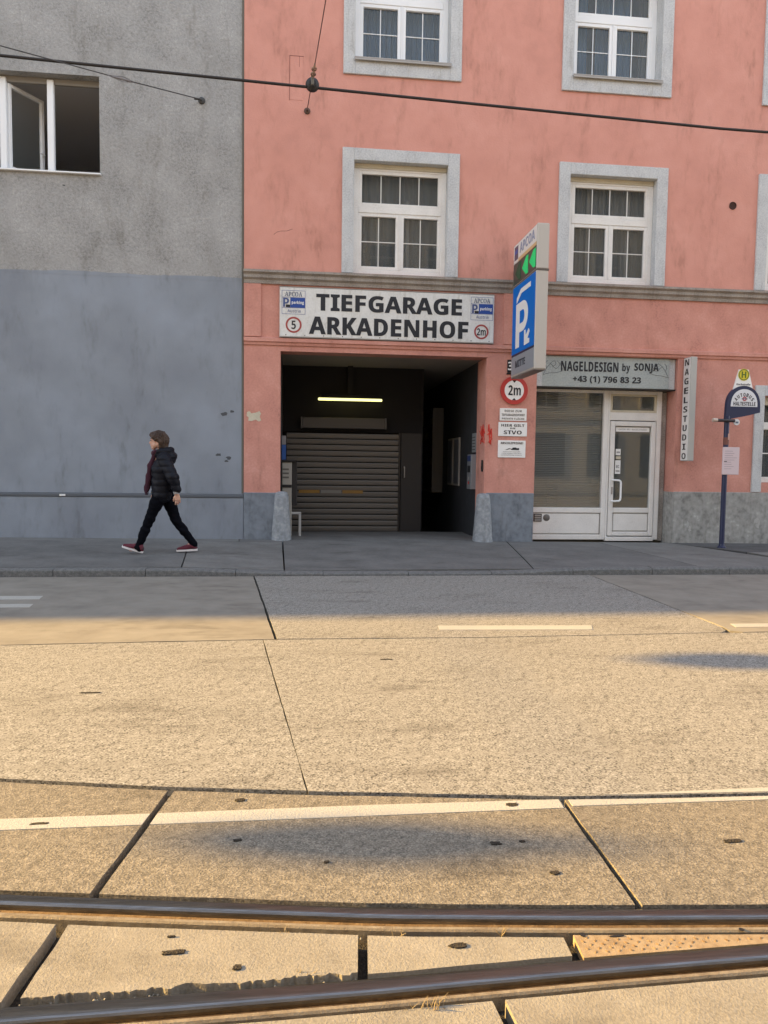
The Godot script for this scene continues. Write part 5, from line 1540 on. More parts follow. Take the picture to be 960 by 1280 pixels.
func bus_stop() -> void:
	var x := 6.95
	var z := -11.5
	var gy := walk_y(Vector2(x, z))
	var t := thing("bus_stop_sign", "dark blue bus stop pole with arched white sign and paper timetable", "bus stop sign", Vector3(x, gy, z))
	var up := 2.27 - gy
	var pb := MB.new()
	pb.tube([Vector3(0, -0.05, 0), Vector3(0, up, 0)], 0.042, 16)
	obj("pole", pb, M.navy, t)
	var ft := MB.new()
	ft.lathe([Vector2(0.075, -0.02), Vector2(0.072, 0.012), Vector2(0.05, 0.03), Vector2(0.043, 0.06)], Vector3.ZERO, 16)
	obj("foot", ft, M.navy, t)
	# arched sign: x and y in metres from the pole foot
	var b := MB.new()
	var outer := PackedVector2Array()
	var inner := PackedVector2Array()
	var cx := 0.26
	var by := 2.40 - gy
	for k in 25:
		var a := PI * k / 24
		outer.append(Vector2(cx + cos(a) * 0.295, by + pow(sin(a), 0.8) * 0.365))
		inner.append(Vector2(cx + 0.008 + cos(a) * 0.232, by + 0.025 + pow(sin(a), 0.8) * 0.285))
	outer.append(Vector2(-0.042, 2.19 - gy))
	outer.append(Vector2(0.06, 2.225 - gy))
	outer.append(Vector2(0.36, 2.285 - gy))
	outer.append(Vector2(0.555, 2.335 - gy))
	b.prism(outer, -0.03, 0.03)
	obj("arch_frame", b, M.navy, t)
	var w := MB.new()
	w.prism(inner, 0.03, 0.034)
	obj("arch_face", w, plain(0.66, 0.68, 0.72, 0.4), t)
	# lettering on the arch
	var word := "AUTOBUS"
	for k in 7:
		var a := deg_to_rad(141.0 - k * 17.0)
		var c := Vector3(cx + 0.005 + cos(a) * 0.185, by + 0.015 + sin(a) * 0.205, 0.0355)
		letters(t, word[k], c, 0.036, 0.058, M.ink, Basis(Vector3.BACK, a - PI / 2), font_bold, 0.003)
	letters(t, "HALTESTELLE", Vector3(cx + 0.012, by + 0.072, 0.0355), 0.385, 0.062, M.ink, Basis(), font_bold, 0.003)
	var rg := MB.new()
	rg.ring(Vector2(cx + 0.01, by + 0.152), 0.018, 0.037, 0.034, 0.036)
	obj("logo_ring", rg, plain(0.4, 0.08, 0.09), t)
	obj("logo_bar", bx(cx - 0.04, cx + 0.06, by + 0.145, by + 0.16, 0.036, 0.0375), plain(0.12, 0.12, 0.2), t)
	# white shield with the yellow disc on top
	var s := MB.new()
	s.prism(PackedVector2Array([Vector2(0.075, 2.685 - gy), Vector2(0.43, 2.685 - gy), Vector2(0.335, 3.03 - gy), Vector2(0.17, 3.03 - gy)]), -0.012, 0.012)
	obj("shield", s, M.white, t)
	disc(t, "yellow_disc", Vector2(0.252, 2.945 - gy), 0.098, 0.012, 0.016, plain(0.62, 0.52, 0.03, 0.4))
	var gr := MB.new()
	gr.ring(Vector2(0.252, 2.945 - gy), 0.076, 0.09, 0.016, 0.018)
	obj("green_ring", gr, plain(0.10, 0.16, 0.02, 0.5), t)
	letters(t, "H", Vector3(0.252, 2.945 - gy, 0.0175), 0.08, 0.105, plain(0.08, 0.14, 0.02), Basis(), font_bold, 0.003)
	letters(t, "Hochstraße", Vector3(0.253, 2.79 - gy, 0.0135), 0.24, 0.032, M.ink, Basis(), font_bold, 0.002)
	# side arm, tape and the timetable
	var ar := MB.new()
	ar.tube([Vector3(-0.20, 2.195 - gy, 0.05), Vector3(0.10, 2.19 - gy, 0.05)], 0.027, 10)
	obj("arm", ar, plain(0.03, 0.025, 0.03, 0.5), t)
	var cap := MB.new()
	cap.tube([Vector3(-0.275, 2.197 - gy, 0.05), Vector3(-0.20, 2.195 - gy, 0.05)], 0.032, 10)
	obj("arm_cap", cap, plain(0.5, 0.42, 0.36, 0.6), t)
	disc(t, "clip", Vector2(0.145, 2.17 - gy), 0.05, 0.03, 0.05, plain(0.62, 0.64, 0.66, 0.4))
	obj("clip_mark", bx(0.12, 0.17, 2.15 - gy, 2.18 - gy, 0.05, 0.052), plain(0.12, 0.14, 0.2), t)
	var tp := MB.new()
	tp.tube([Vector3(0, 1.80 - gy, 0), Vector3(0, 1.92 - gy, 0)], 0.0435, 16)
	obj("tape", tp, plain(0.16, 0.06, 0.045, 0.6), t)
	obj("tape_end", bx(0.005, 0.035, 1.88 - gy, 1.98 - gy, 0.042, 0.046), plain(0.5, 0.3, 0.25), t)
	var pn := node("timetable", t, Vector3(0.065, 1.31 - gy, 0.05))
	obj("board", bx(-0.145, 0.145, 0, 0.45, -0.01, 0.008, 0.004), plain(0.60, 0.50, 0.53, 0.5), pn)
	for k in 9:
		obj("text_line", bx(-0.11, rng.randf_range(0.0, 0.11), 0.38 - k * 0.036, 0.388 - k * 0.036, 0.008, 0.0095), plain(0.36, 0.30, 0.33), pn)
	obj("mark", bx(-0.12, -0.07, 0.21, 0.222, 0.008, 0.010), plain(0.05, 0.05, 0.06), pn)

func wires() -> void:
	# rope from the wall hook over the street with its insulator, the cable that crosses it, a second stay on the left
	var h1 := Vector3(0.07, 7.01, FZ)
	var q1 := Vector3(0.256, 6.788, -9.0)
	var d1 := (q1 - h1) / (q1.z - h1.z)
	var ins := h1 + d1 * 1.15
	var rope := thing("stay_wire", "thin stay wire from the pink wall hook running over the street", "wire", h1)
	var b := MB.new()
	b.tube([Vector3(0, 0, 0.05), d1 * 1.05], 0.007, 6)
	b.tube([d1 * 1.62, d1 * 8.0 + Vector3(0, -0.06, 0), d1 * 21.0], 0.0065, 6)
	obj("wire", b, plain(0.13, 0.075, 0.06, 0.7), rope)
	var hk := MB.new()
	hk.lathe([Vector2(0.055, -0.01), Vector2(0.05, 0.015), Vector2(0.02, 0.03), Vector2(0.015, 0.06), Vector2(0, 0.065)], Vector3.ZERO, 12, Basis(Vector3.RIGHT, Vector3.BACK, Vector3.UP))
	obj("wall_hook", hk, plain(0.10, 0.06, 0.045, 0.8), rope)
	var lk := MB.new()
	for k in 5:
		var c := d1 * (1.24 + k * 0.08)
		var ring := []
		for j in 11:
			var a := TAU * j / 10
			var sd := Vector3(1, 0, 0) if k % 2 else Vector3(0, 1, 0)
			ring.append(c + d1.normalized() * cos(a) * 0.055 + sd * sin(a) * 0.03)
		lk.tube(ring, 0.011, 6, false)
	obj("chain", lk, plain(0.35, 0.24, 0.17, 0.45, 0.4), rope)
	var im := MB.new()
	var ax := d1.normalized()
	var sb := Basis(ax.cross(Vector3.UP).normalized(), ax, ax.cross(Vector3.UP).normalized().cross(ax))
	im.lathe([Vector2(0, -0.07), Vector2(0.05, -0.066), Vector2(0.095, -0.03), Vector2(0.10, 0.0), Vector2(0.09, 0.04), Vector2(0.05, 0.066), Vector2(0.0, 0.07)], d1 * 1.15 + Vector3(0, -0.075, 0), 20, sb)
	tag(obj("insulator", im, M.black), "round black insulator where the stay wire meets the cable", "insulator").position = h1
	var cl := MB.new()
	cl.bar(-0.022, 0.022, -0.07, 0.05, 0.09, 0.125, 0.006)
	obj("clamp", cl, plain(0.14, 0.13, 0.11, 0.5), get_node("insulator")).position = d1 * 1.15 + Vector3(0, -0.06, 0)
	# cable along the street
	var zc := -11.1
	var A := Vector3(-4.107, 6.948, zc)
	var C := Vector3(7.114, 6.607, zc)
	var dir := (C - A) / (C.x - A.x)
	var cb := MB.new()
	var pts := []
	for k in 41:
		var x := -32.0 + k * 1.6
		var p := A + dir * (x - A.x)
		p.y += 0.0007 * (x - 0.2) * (x - 0.2) * (0.25 if x < 8.0 and x > -5.0 else 1.0)
		p.z = zc
		pts.append(p)
	cb.tube(pts, 0.021, 8)
	tag(obj("overhead_cable", cb, M.cable), "thick black cable strung along the street across both house fronts", "cable")
	var h2 := Vector3(-1.58, 7.07, FZ - 0.02)
	var q2 := Vector3(-3.549, 6.264, -9.5)
	var s2 := thing("stay_wire", "thin stay wire anchored in the grey wall above the painted part", "wire", h2)
	var e := q2 - h2
	var w2 := MB.new()
	w2.tube([Vector3(0, 0, 0.04), e * 0.42], 0.008, 6)
	w2.tube([e * 0.52, e * 1.5, e * 4.0], 0.007, 6)
	obj("wire", w2, plain(0.055, 0.055, 0.055, 0.6), s2)
	var tb := MB.new()
	tb.tube([e * 0.42, e * 0.44, e * 0.50, e * 0.52], [0.006, 0.016, 0.016, 0.006], 8)
	for sg in [-1.0, 1.0]:
		tb.tube([e * 0.40, e * 0.46 + Vector3(0, sg * 0.035, 0), e * 0.54], 0.006, 6)
	obj("turnbuckle", tb, plain(0.22, 0.22, 0.22, 0.4, 0.4), s2)
	var ak := MB.new()
	ak.lathe([Vector2(0.06, -0.01), Vector2(0.05, 0.02), Vector2(0.02, 0.035), Vector2(0, 0.04)], Vector3.ZERO, 12, Basis(Vector3.RIGHT, Vector3.BACK, Vector3.UP))
	ak.tube([Vector3(0, 0, 0.0), Vector3(-0.02, 0, 0.05), e.normalized() * 0.16], 0.016, 8)
	obj("wall_anchor", ak, plain(0.06, 0.06, 0.06, 0.8), s2)
	# street lamps hung over the carriageway up the street; their shadows reach the road here
	for k in 2:
		var lp: Vector3 = [Vector3(-21.08, 7.9, -5.12), Vector3(-18.42, 8.0, -7.50)][k]
		var l := thing("hanging_street_lamp", ["bell shaped street lamp hung over the tram track up the street", "bell shaped street lamp hung over the bus lane up the street"][k], "street lamp", lp, "street lamps hung over the street")
		var sh := MB.new()
		var g: float = [0.86, 1.12][k]
		sh.lathe([Vector2(0.10 * g, -0.30), Vector2(0.18 * g, -0.22), Vector2(0.22 * g, -0.06), Vector2(0.18 * g, 0.06), Vector2(0.09 * g, 0.16), Vector2(0.05, 0.28), Vector2(0.0, 0.30)], Vector3.ZERO, 20)
		obj("shade", sh, M.grey_metal, l)
		var gb := MB.new()
		gb.lathe([Vector2(0.0, -0.36), Vector2(0.07, -0.34), Vector2(0.10, -0.30)], Vector3.ZERO, 16)
		obj("globe", gb, plain(0.7, 0.7, 0.68, 0.2), l)
		var wr := MB.new()
		wr.tube([Vector3(0, 0.28, FZ - lp.z), Vector3(0, 0.30, 0), Vector3(0, 0.28, 13.0 - lp.z)], 0.006, 6)
		obj("span_wire", wr, M.cable, l)

# ------------------------------------------------------------------ bodies: smooth union of tapered capsules, meshed as surface nets
# prims: [Vector3 a, Vector3 b, radius at a, radius at b]
func field_at(p: Vector3, prims: Array, k: float) -> float:
	var d := 1e3
	for q in prims:
		var a: Vector3 = q[0]
		var ab: Vector3 = q[4]
		var t := clampf((p - a).dot(ab) * q[5], 0.0, 1.0)
		var e: float = p.distance_to(a + ab * t) - lerpf(q[2], q[3], t)
		var h := maxf(k - absf(d - e), 0.0) / k
		d = minf(d, e) - h * h * k * 0.25
	return d

func flesh(mb: MB, list: Array, cell: float, k: float, puff = null) -> void:
	var prims := []
	var lo := Vector3.ONE * 1e3
	var hi := -lo
	for q in list:
		var ab: Vector3 = q[1] - q[0]
		prims.append([q[0], q[1], q[2], q[3], ab, 1.0 / maxf(ab.length_squared(), 1e-9)])
		var r := Vector3.ONE * (maxf(q[2], q[3]) + k * 0.5 + cell * 2.0)
		lo = lo.min(q[0] - r).min(q[1] - r)
		hi = hi.max(q[0] + r).max(q[1] + r)
	var n := Vector3i(((hi - lo) / cell).ceil()) + Vector3i.ONE
	var F := PackedFloat32Array()
	F.resize(n.x * n.y * n.z)
	F.fill(1.0)
	var B := 6
	var sx := n.y * n.z
	var sy := n.z
	for bx0 in range(0, n.x, B):
		for by in range(0, n.y, B):
			for bz in range(0, n.z, B):
				var c := lo + Vector3(bx0 + B * 0.5, by + B * 0.5, bz + B * 0.5) * cell
				var R := B * cell * 0.9
				var near := []
				for q in prims:
					var t := clampf((c - q[0]).dot(q[4]) * q[5], 0.0, 1.0)
					if c.distance_to(q[0] + q[4] * t) - lerpf(q[2], q[3], t) < R + k:
						near.append(q)
				if near.is_empty():
					continue
				var dc := field_at(c, near, k)
				var far := absf(dc) > R + k
				for x in range(bx0, mini(bx0 + B, n.x)):
					for y in range(by, mini(by + B, n.y)):
						for z in range(bz, mini(bz + B, n.z)):
							F[x * sx + y * sy + z] = dc if far else field_at(lo + Vector3(x, y, z) * cell, near, k)
	var id := PackedInt32Array()
	id.resize(F.size())
	id.fill(-1)
	var V := PackedVector3Array()
	var G := PackedVector3Array()
	var cor := [0, sx, sy, sx + sy, 1, sx + 1, sy + 1, sx + sy + 1]
	var cp := [Vector3(0, 0, 0), Vector3(1, 0, 0), Vector3(0, 1, 0), Vector3(1, 1, 0), Vector3(0, 0, 1), Vector3(1, 0, 1), Vector3(0, 1, 1), Vector3(1, 1, 1)]
	var ed := [[0, 1], [2, 3], [4, 5], [6, 7], [0, 2], [1, 3], [4, 6], [5, 7], [0, 4], [1, 5], [2, 6], [3, 7]]
	for x in n.x - 1:
		for y in n.y - 1:
			for z in n.z - 1:
				var i := x * sx + y * sy + z
				var m := 0
				for q in 8:
					if F[i + cor[q]] < 0.0:
						m += 1
				if m == 0 or m == 8:
					continue
				var s := Vector3.ZERO
				var w := 0
				for e in ed:
					var f0: float = F[i + cor[e[0]]]
					var f1: float = F[i + cor[e[1]]]
					if (f0 < 0.0) != (f1 < 0.0):
						s += cp[e[0]].lerp(cp[e[1]], f0 / (f0 - f1))
						w += 1
				id[i] = V.size()
				V.append(lo + (Vector3(x, y, z) + s / w) * cell)
				G.append(Vector3(F[i + sx] - F[i] + F[i + sx + sy + 1] - F[i + sy + 1], F[i + sy] - F[i] + F[i + sx + sy + 1] - F[i + sx + 1], F[i + 1] - F[i] + F[i + sx + sy + 1] - F[i + sx + sy]).normalized())
	if puff != null:
		for i in V.size():
			V[i] += G[i] * puff.call(V[i])
	var faces := PackedInt32Array()
	for x in range(1, n.x - 1):
		for y in range(1, n.y - 1):
			for z in range(1, n.z - 1):
				var i := x * sx + y * sy + z
				var f0 := F[i] < 0.0
				for ax in 3:
					var st: int = [sx, sy, 1][ax]
					if f0 == (F[i + st] < 0.0):
						continue
					var u: int = [sy, 1, sx][ax]
					var w2: int = [1, sx, sy][ax]
					var q := [id[i], id[i - u], id[i - u - w2], id[i - w2]]
					if q.min() < 0:
						continue
					faces.append_array(PackedInt32Array([q[0], q[1], q[2], q[0], q[2], q[3]]))
	# smooth normals from the finished surface
	var N := PackedVector3Array()
	N.resize(V.size())
	for i in range(0, faces.size(), 3):
		var fn := (V[faces[i + 1]] - V[faces[i]]).cross(V[faces[i + 2]] - V[faces[i]])
		if fn.dot(G[faces[i]]) < 0.0:
			fn = -fn
		for j in 3:
			N[faces[i + j]] += fn
	for i in range(0, faces.size(), 3):
		var a := faces[i]
		var b := faces[i + 1]
		var c := faces[i + 2]
		mb.tris(V[a], V[b], V[c], N[a].normalized(), N[b].normalized(), N[c].normalized())

func chain(pts: Array, radii: Array) -> Array:
	var out := []
	for i in pts.size() - 1:
		out.append([pts[i], pts[i + 1], radii[i], radii[i + 1]])
	return out

func hand_prims(wrist: Vector3, bs: Basis, curl: float) -> Array:
	# local axes: y from wrist to fingertips, x across the palm towards the thumb, z out of the back of the hand
	var L := []
	var P := func(x: float, y: float, z: float) -> Vector3: return wrist + bs * Vector3(x, y, z)
	for k in 4:
		var x := 0.028 - k * 0.019
		L.append([P.call(x * 0.5, 0.0, 0), P.call(x, 0.078, 0), 0.0165, 0.0125])
		var ln: float = [0.068, 0.078, 0.072, 0.055][k]
		var a := curl * (0.8 + 0.12 * k)
		var p0 := Vector3(x, 0.080, 0)
		var r: float = [0.0088, 0.009, 0.0088, 0.0078][k]
		for j in 3:
			var seg: float = ln * [0.45, 0.32, 0.23][j]
			var d := Vector3(0.05 * (1.5 - k), cos(a * (j + 0.6)), -sin(a * (j + 0.6))).normalized()
			var p1 := p0 + d * seg
			L.append([P.call(p0.x, p0.y, p0.z), P.call(p1.x, p1.y, p1.z), r - j * 0.0006, r - (j + 1) * 0.0006])
			p0 = p1
	L.append([P.call(0.015, 0.015, -0.006), P.call(0.040, 0.045, -0.014), 0.014, 0.0115])
	L.append([P.call(0.040, 0.045, -0.014), P.call(0.050, 0.072, -0.022), 0.0105, 0.0095])
	L.append([P.call(0.050, 0.072, -0.022), P.call(0.050, 0.094, -0.030), 0.0095, 0.008])
	return L

func person() -> void:
	# walks to the left of the picture: forward is -x, left side is +z
	var o := thing("person", "person in black puffer jacket and maroon scarf walking past the blue grey wall", "person", Vector3(-1.90, walk_y(Vector2(-1.90, -10.55)), -10.55))
	var ms: StandardMaterial3D = plain(0.56, 0.33, 0.245, 0.5)
	ms.subsurf_scatter_enabled = true
	ms.subsurf_scatter_strength = 0.15
	var mj := plain(0.0062, 0.0072, 0.0125, 0.55)
	mj.metallic_specular = 0.3
	var mt := plain(0.0025, 0.003, 0.0058, 0.85)
	mt.metallic_specular = 0.2
	var msc := plain(0.045, 0.010, 0.022, 0.95)
	var mh := plain(0.050, 0.026, 0.015, 0.55)
	# joints (x forward is negative)
	var hipL := Vector3(0.0, 0.875, 0.085)
	var hipR := Vector3(0.02, 0.875, -0.085)
	var kneeL := Vector3(-0.165, 0.475, 0.095)
	var kneeR := Vector3(0.165, 0.455, -0.075)
	var ankL := Vector3(-0.315, 0.095, 0.10)
	var ankR := Vector3(0.395, 0.125, -0.09)
	var shL := Vector3(0.045, 1.325, 0.175)
	var shR := Vector3(0.025, 1.325, -0.175)
	var elL := Vector3(0.175, 1.06, 0.235)
	var elR := Vector3(-0.015, 1.04, -0.235)
	var wrL := Vector3(0.225, 0.825, 0.215)
	var wrR := Vector3(-0.11, 0.83, -0.19)
	var neck := Vector3(0.01, 1.36, 0)
	var head := Vector3(-0.055, 1.555, 0)
	# --- body
	var mb := MB.new()
	var body := []
	body += chain([Vector3(0.01, 0.88, 0), Vector3(0.01, 1.08, 0), Vector3(0.015, 1.26, 0), neck], [0.115, 0.10, 0.125, 0.06])
	body += chain([hipL, kneeL, ankL, ankL + Vector3(-0.10, -0.035, 0)], [0.075, 0.048, 0.034, 0.03])
	body += chain([hipR, kneeR, ankR, ankR + Vector3(-0.11, -0.06, 0)], [0.075, 0.048, 0.034, 0.03])
	body += chain([shL, elL, wrL], [0.045, 0.035, 0.024])
	body += chain([shR, elR, wrR], [0.045, 0.035, 0.024])
	body += [[neck + Vector3(0.01, 0, 0.1), neck + Vector3(0.01, 0, -0.1), 0.055, 0.055]]
	flesh(mb, body, 0.018, 0.03)
	# head: skull, brow, cheeks, nose, lips, chin, ears, neck
	var H := []
	H += [[head + Vector3(0.018, 0.035, 0), head + Vector3(0.03, 0.03, 0), 0.092, 0.09]]
	H += [[head + Vector3(-0.035, 0.03, 0), head + Vector3(-0.02, -0.03, 0), 0.066, 0.062]]
	H += [[head + Vector3(-0.045, -0.055, 0), head + Vector3(-0.064, -0.088, 0), 0.050, 0.032]]
	H += [[head + Vector3(-0.03, -0.05, 0.022), head + Vector3(0.015, -0.045, 0.05), 0.042, 0.028], [head + Vector3(-0.03, -0.05, -0.022), head + Vector3(0.015, -0.045, -0.05), 0.042, 0.028]]
	H += [[head + Vector3(-0.094, 0.012, 0), head + Vector3(-0.114, -0.024, 0), 0.010, 0.0125], [head + Vector3(-0.104, -0.029, 0.01), head + Vector3(-0.104, -0.029, -0.01), 0.009, 0.009]]
	H += [[head + Vector3(-0.09, 0.025, 0.028), head + Vector3(-0.09, 0.025, -0.028), 0.013, 0.013]]
	H += [[head + Vector3(-0.096, -0.053, 0.013), head + Vector3(-0.096, -0.053, -0.013), 0.009, 0.009], [head + Vector3(-0.093, -0.067, 0.011), head + Vector3(-0.093, -0.067, -0.011), 0.010, 0.010]]
	for sg in [1.0, -1.0]:
		H += [[head + Vector3(0.018, 0.012, 0.077 * sg), head + Vector3(0.012, -0.028, 0.074 * sg), 0.014, 0.009], [head + Vector3(0.028, 0.005, 0.082 * sg), head + Vector3(0.024, -0.012, 0.083 * sg), 0.011, 0.010]]
	H += chain([head + Vector3(0.02, -0.03, 0), neck + Vector3(0.0, 0.05, 0), neck], [0.058, 0.056, 0.06])
	flesh(mb, H, 0.0065, 0.016)
	# hands: left swings back and hangs open, right forward
	var dL := Vector3(0.12, -0.99, -0.03).normalized()
	var fL := Vector3(-0.93, -0.12, 0.3).normalized()
	var bL := Basis(fL, dL, fL.cross(dL)).orthonormalized()
	flesh(mb, hand_prims(wrL + Vector3(0, 0.01, 0), bL, 0.38), 0.0042, 0.006)
	var dR := Vector3(-0.5, -0.86, 0.05).normalized()
	var fR := Vector3(-0.86, 0.5, -0.1).normalized()
	flesh(mb, hand_prims(wrR, Basis(fR, dR, fR.cross(dR)).orthonormalized(), 0.4), 0.0042, 0.006)
	obj("body", mb, ms, o)
	for sg in [1.0, -1.0]:
		var e := MB.new()
		e.lathe([Vector2(0, -0.006), Vector2(0.010, 0), Vector2(0, 0.006)], head + Vector3(-0.096, 0.008, 0.031 * sg), 10)
		obj("eye", e, plain(0.03, 0.02, 0.018, 0.2), o)
		var eb := MB.new()
		eb.tube([head + Vector3(-0.103, 0.033, 0.012 * sg), head + Vector3(-0.098, 0.037, 0.032 * sg), head + Vector3(-0.083, 0.031, 0.05 * sg)], 0.0045, 6)
		obj("eyebrow", eb, mh, o)
	# --- hair: side parting, over the ears, short at the nape
	var hr := MB.new()
	var hp := []
	hp += [[head + Vector3(0.02, 0.05, 0), head + Vector3(0.045, 0.03, 0), 0.096, 0.094]]
	# fringe swept to the side over the brow
	hp += [[head + Vector3(-0.072, 0.10, 0.02), head + Vector3(0.0, 0.115, 0.0), 0.026, 0.038]]
	hp += chain([head + Vector3(-0.080, 0.105, -0.01), head + Vector3(-0.088, 0.085, 0.035), head + Vector3(-0.06, 0.055, 0.066), head + Vector3(-0.035, 0.015, 0.078)], [0.020, 0.021, 0.020, 0.012])
	hp += chain([head + Vector3(-0.080, 0.10, -0.02), head + Vector3(-0.078, 0.08, -0.045), head + Vector3(-0.045, 0.04, -0.074)], [0.020, 0.020, 0.014])
	for sg in [1.0, -1.0]:
		hp += chain([head + Vector3(-0.02, 0.07, 0.07 * sg), head + Vector3(0.0, 0.03, 0.08 * sg), head + Vector3(0.045, -0.01, 0.078 * sg), head + Vector3(0.05, -0.07, 0.066 * sg), head + Vector3(0.045, -0.125, 0.055 * sg)], [0.026, 0.024, 0.03, 0.03, 0.02])
	hp += [[head + Vector3(0.085, 0.02, 0), head + Vector3(0.082, -0.10, 0), 0.058, 0.045], [head + Vector3(0.065, -0.10, 0.045), head + Vector3(0.065, -0.10, -0.045), 0.042, 0.042]]
	var strands := func(p: Vector3) -> float: return 0.0035 * sin(p.z * 330.0 + p.x * 90.0 + 2.0 * sin(p.y * 60.0)) + 0.002 * sin(p.x * 420.0 - p.y * 160.0)
	flesh(hr, hp, 0.0065, 0.02, strands)
	for k in 110:
		var a := rng.randf_range(-1.9, 1.9)
		var sd := signf(rng.randf() - 0.5)
		var top := head + Vector3(rng.randf_range(-0.03, 0.05), 0.135, sd * rng.randf_range(0.0, 0.04))
		var mid := head + Vector3(0.03 + 0.07 * sin(a), 0.045 + rng.randfn(0, 0.015), sd * 0.108)
		var end := head + Vector3(0.03 + 0.075 * sin(a), (-0.02 if a < 0.2 else -0.10) + rng.randfn(0, 0.022), sd * rng.randf_range(0.085, 0.105))
		if a < -0.9:
			end.y = head.y + 0.03
			end.x = head.x - 0.045
		hr.tube([top, (top + mid) * 0.5 + Vector3(0, 0.03, sd * 0.012), mid, end], [0.003, 0.0045, 0.004, 0.001], 4, false)
	obj("hair", hr, mh, o)
	# --- quilted jacket with hood
	var jk := MB.new()
	var J := []
	for sg in [1.0, -1.0]:
		J += chain([Vector3(0.005, 0.83, 0.075 * sg), Vector3(0.005, 0.99, 0.075 * sg), Vector3(0.0, 1.16, 0.085 * sg), Vector3(0.02, 1.28, 0.075 * sg)], [0.130, 0.130, 0.130, 0.102])
	J += chain([Vector3(-0.06, 0.84, 0), Vector3(-0.055, 1.0, 0), Vector3(-0.05, 1.2, 0)], [0.092, 0.098, 0.095])
	J += chain([shL + Vector3(0, -0.02, -0.03), elL, wrL + Vector3(0.0, 0.07, 0)], [0.092, 0.078, 0.060])
	J += chain([shR + Vector3(0, -0.02, 0.03), elR, wrR + Vector3(0.02, 0.05, 0)], [0.098, 0.084, 0.064])
	# collar and the hood lying on the back
	J += chain([Vector3(-0.075, 1.38, 0.055), Vector3(-0.01, 1.415, 0.10), Vector3(0.07, 1.425, 0.07), Vector3(0.105, 1.425, 0), Vector3(0.07, 1.425, -0.07), Vector3(-0.01, 1.415, -0.10), Vector3(-0.075, 1.38, -0.055)], [0.032, 0.04, 0.046, 0.05, 0.046, 0.04, 0.032])
	J += chain([Vector3(0.085, 1.40, 0.06), Vector3(0.125, 1.345, 0.04), Vector3(0.125, 1.345, -0.04), Vector3(0.085, 1.40, -0.06)], [0.05, 0.062, 0.062, 0.05])
	J += [[Vector3(0.10, 1.29, 0.04), Vector3(0.10, 1.29, -0.04), 0.06, 0.06]]
	var puff := func(p: Vector3) -> float:
		if p.y > 1.33:
			return 0.004 * sin(p.y * 70.0 + p.z * 20.0)
		var sleeve := p.z > 0.155 or p.z < -0.165
		var yy := p.y + (0.025 if sleeve else 0.0) + 0.007 * sin(p.x * 9.0 + p.z * 8.0)
		var f := fposmod(yy, 0.088) / 0.088
		return 0.012 * (sqrt(maxf(0.0, sin(PI * f))) - 0.72) + 0.002 * sin(p.x * 60.0 + p.z * 35.0 + p.y * 40.0)
	flesh(jk, J, 0.0115, 0.03, puff)
	obj("jacket", jk, mj, o)
	var cf := MB.new()
	cf.tube([wrL + Vector3(-0.004, 0.045, 0), wrL + Vector3(0.0, 0.012, 0)], [0.047, 0.040], 14)
	obj("cuff", cf, plain(0.28, 0.28, 0.29, 0.8), o)
	# --- trousers
	var tr := MB.new()
	var T := []
	T += chain([hipL + Vector3(0, 0.02, 0), lerp(hipL, kneeL, 0.45), kneeL, lerp(kneeL, ankL, 0.45), ankL + Vector3(0.0, 0.01, 0)], [0.102, 0.087, 0.064, 0.060, 0.047])
	T += chain([hipR + Vector3(0, 0.02, 0), lerp(hipR, kneeR, 0.45), kneeR, lerp(kneeR, ankR, 0.45), ankR + Vector3(0.0, 0.0, 0)], [0.102, 0.087, 0.064, 0.060, 0.047])
	T += [[ankR, ankR + Vector3(0.02, -0.045, 0), 0.046, 0.04], [ankL, ankL + Vector3(0.01, -0.04, 0), 0.046, 0.04]]
	T += [[Vector3(0.03, 0.87, 0.06), Vector3(0.03, 0.87, -0.06), 0.12, 0.12]]
	var folds := func(p: Vector3) -> float: return 0.006 * sin(p.y * 46.0 + p.x * 30.0 + 2.0 * sin(p.y * 17.0)) * smoothstep(0.75, 0.3, p.y) + 0.002 * sin(p.y * 90.0 + p.z * 40.0)
	flesh(tr, T, 0.012, 0.035, folds)
	obj("trousers", tr, mt, o)
	# --- scarf: wrapped once, one end hanging in front
	var sc := MB.new()
	var S := chain([Vector3(-0.09, 1.37, -0.05), Vector3(-0.115, 1.385, 0.0), Vector3(-0.085, 1.405, 0.06), Vector3(0.0, 1.43, 0.075)], [0.032, 0.036, 0.034, 0.026])
	S += chain([Vector3(-0.105, 1.355, 0.02), Vector3(-0.158, 1.22, 0.05), Vector3(-0.178, 1.08, 0.055), Vector3(-0.200, 0.93, 0.055), Vector3(-0.208, 0.885, 0.055)], [0.034, 0.032, 0.034, 0.036, 0.034])
	S += chain([Vector3(-0.105, 1.355, 0.0), Vector3(-0.155, 1.22, 0.015), Vector3(-0.175, 1.08, 0.015), Vector3(-0.192, 0.94, 0.01)], [0.03, 0.028, 0.03, 0.032])
	var knit := func(p: Vector3) -> float: return 0.004 * sin(p.y * 40.0 + p.z * 60.0) + 0.002 * sin(p.z * 260.0)
	flesh(sc, S, 0.009, 0.02, knit)
	for k in 14:
		var p := Vector3(-0.208 + rng.randfn(0, 0.014), 0.885, 0.03 + 0.005 * k)
		sc.tube([p, p + Vector3(rng.randfn(0, 0.008), -0.035, 0), p + Vector3(rng.randfn(0, 0.012), -0.07, rng.randfn(0, 0.006))], [0.007, 0.006, 0.003], 5)
	obj("scarf", sc, msc, o)
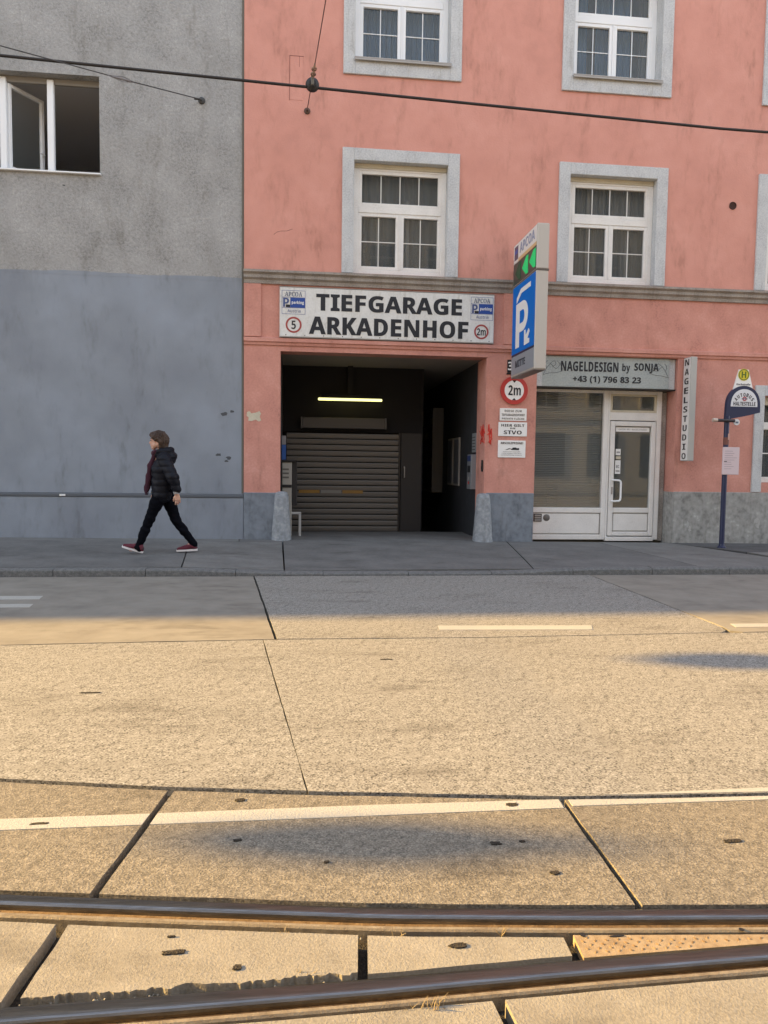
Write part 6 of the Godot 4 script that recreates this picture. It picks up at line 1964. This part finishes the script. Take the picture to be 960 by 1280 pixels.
	# --- running shoes: y rotated frames from heel to toe
	for k in 2:
		var sh := node("shoe", o, [Vector3(-0.292, 0.008, 0.10), Vector3(0.425, 0.012, -0.09)][k])
		sh.rotation.z = deg_to_rad([-17.0, 3.0][k])
		if k == 0:
			sh.set_meta("label", "leading maroon shoe with its toe raised")
		var u := MB.new()
		flesh(u, [[Vector3(0.0, 0.062, 0), Vector3(-0.045, 0.082, 0), 0.036, 0.042], [Vector3(-0.045, 0.085, 0), Vector3(-0.14, 0.056, 0), 0.040, 0.037], [Vector3(-0.14, 0.052, 0.008), Vector3(-0.225, 0.042, 0.006), 0.036, 0.028], [Vector3(-0.13, 0.05, -0.012), Vector3(-0.19, 0.045, -0.01), 0.034, 0.028], [Vector3(-0.02, 0.09, 0), Vector3(-0.03, 0.118, 0), 0.036, 0.036]], 0.0065, 0.02)
		obj("upper", u, plain(0.10, 0.010, 0.024, 0.75), sh)
		var so := MB.new()
		var out := PackedVector2Array()
		for q in 28:
			var a := TAU * q / 28
			var cx := -0.112 + cos(a) * 0.148
			var wd := 0.040 + 0.008 * smoothstep(-0.08, -0.17, cx)
			out.append(Vector2(cx, signf(sin(a)) * pow(absf(sin(a)), 0.75) * wd))
		so.prism(out, -0.0, 0.026, Vector3(0, 0.012, 0), Basis(Vector3(1, 0, 0), Vector3(0, 0, 1), Vector3(0, 1, 0)))
		obj("sole", so, plain(0.66, 0.63, 0.63, 0.6), sh)
		var hc := MB.new()
		hc.box(Vector3(0.008, 0.07, 0), Vector3(0.05, 0.045, 0.066), 0.015)
		obj("heel_cap", hc, plain(0.02, 0.012, 0.018, 0.6), sh)
		for q in 4:
			var lc := MB.new()
			lc.tube([Vector3(-0.075 - q * 0.022, 0.118 - q * 0.0115, -0.022), Vector3(-0.078 - q * 0.022, 0.126 - q * 0.0115, 0), Vector3(-0.075 - q * 0.022, 0.118 - q * 0.0115, 0.022)], 0.004, 5)
			obj("lace", lc, plain(0.25, 0.06, 0.08, 0.8), sh)
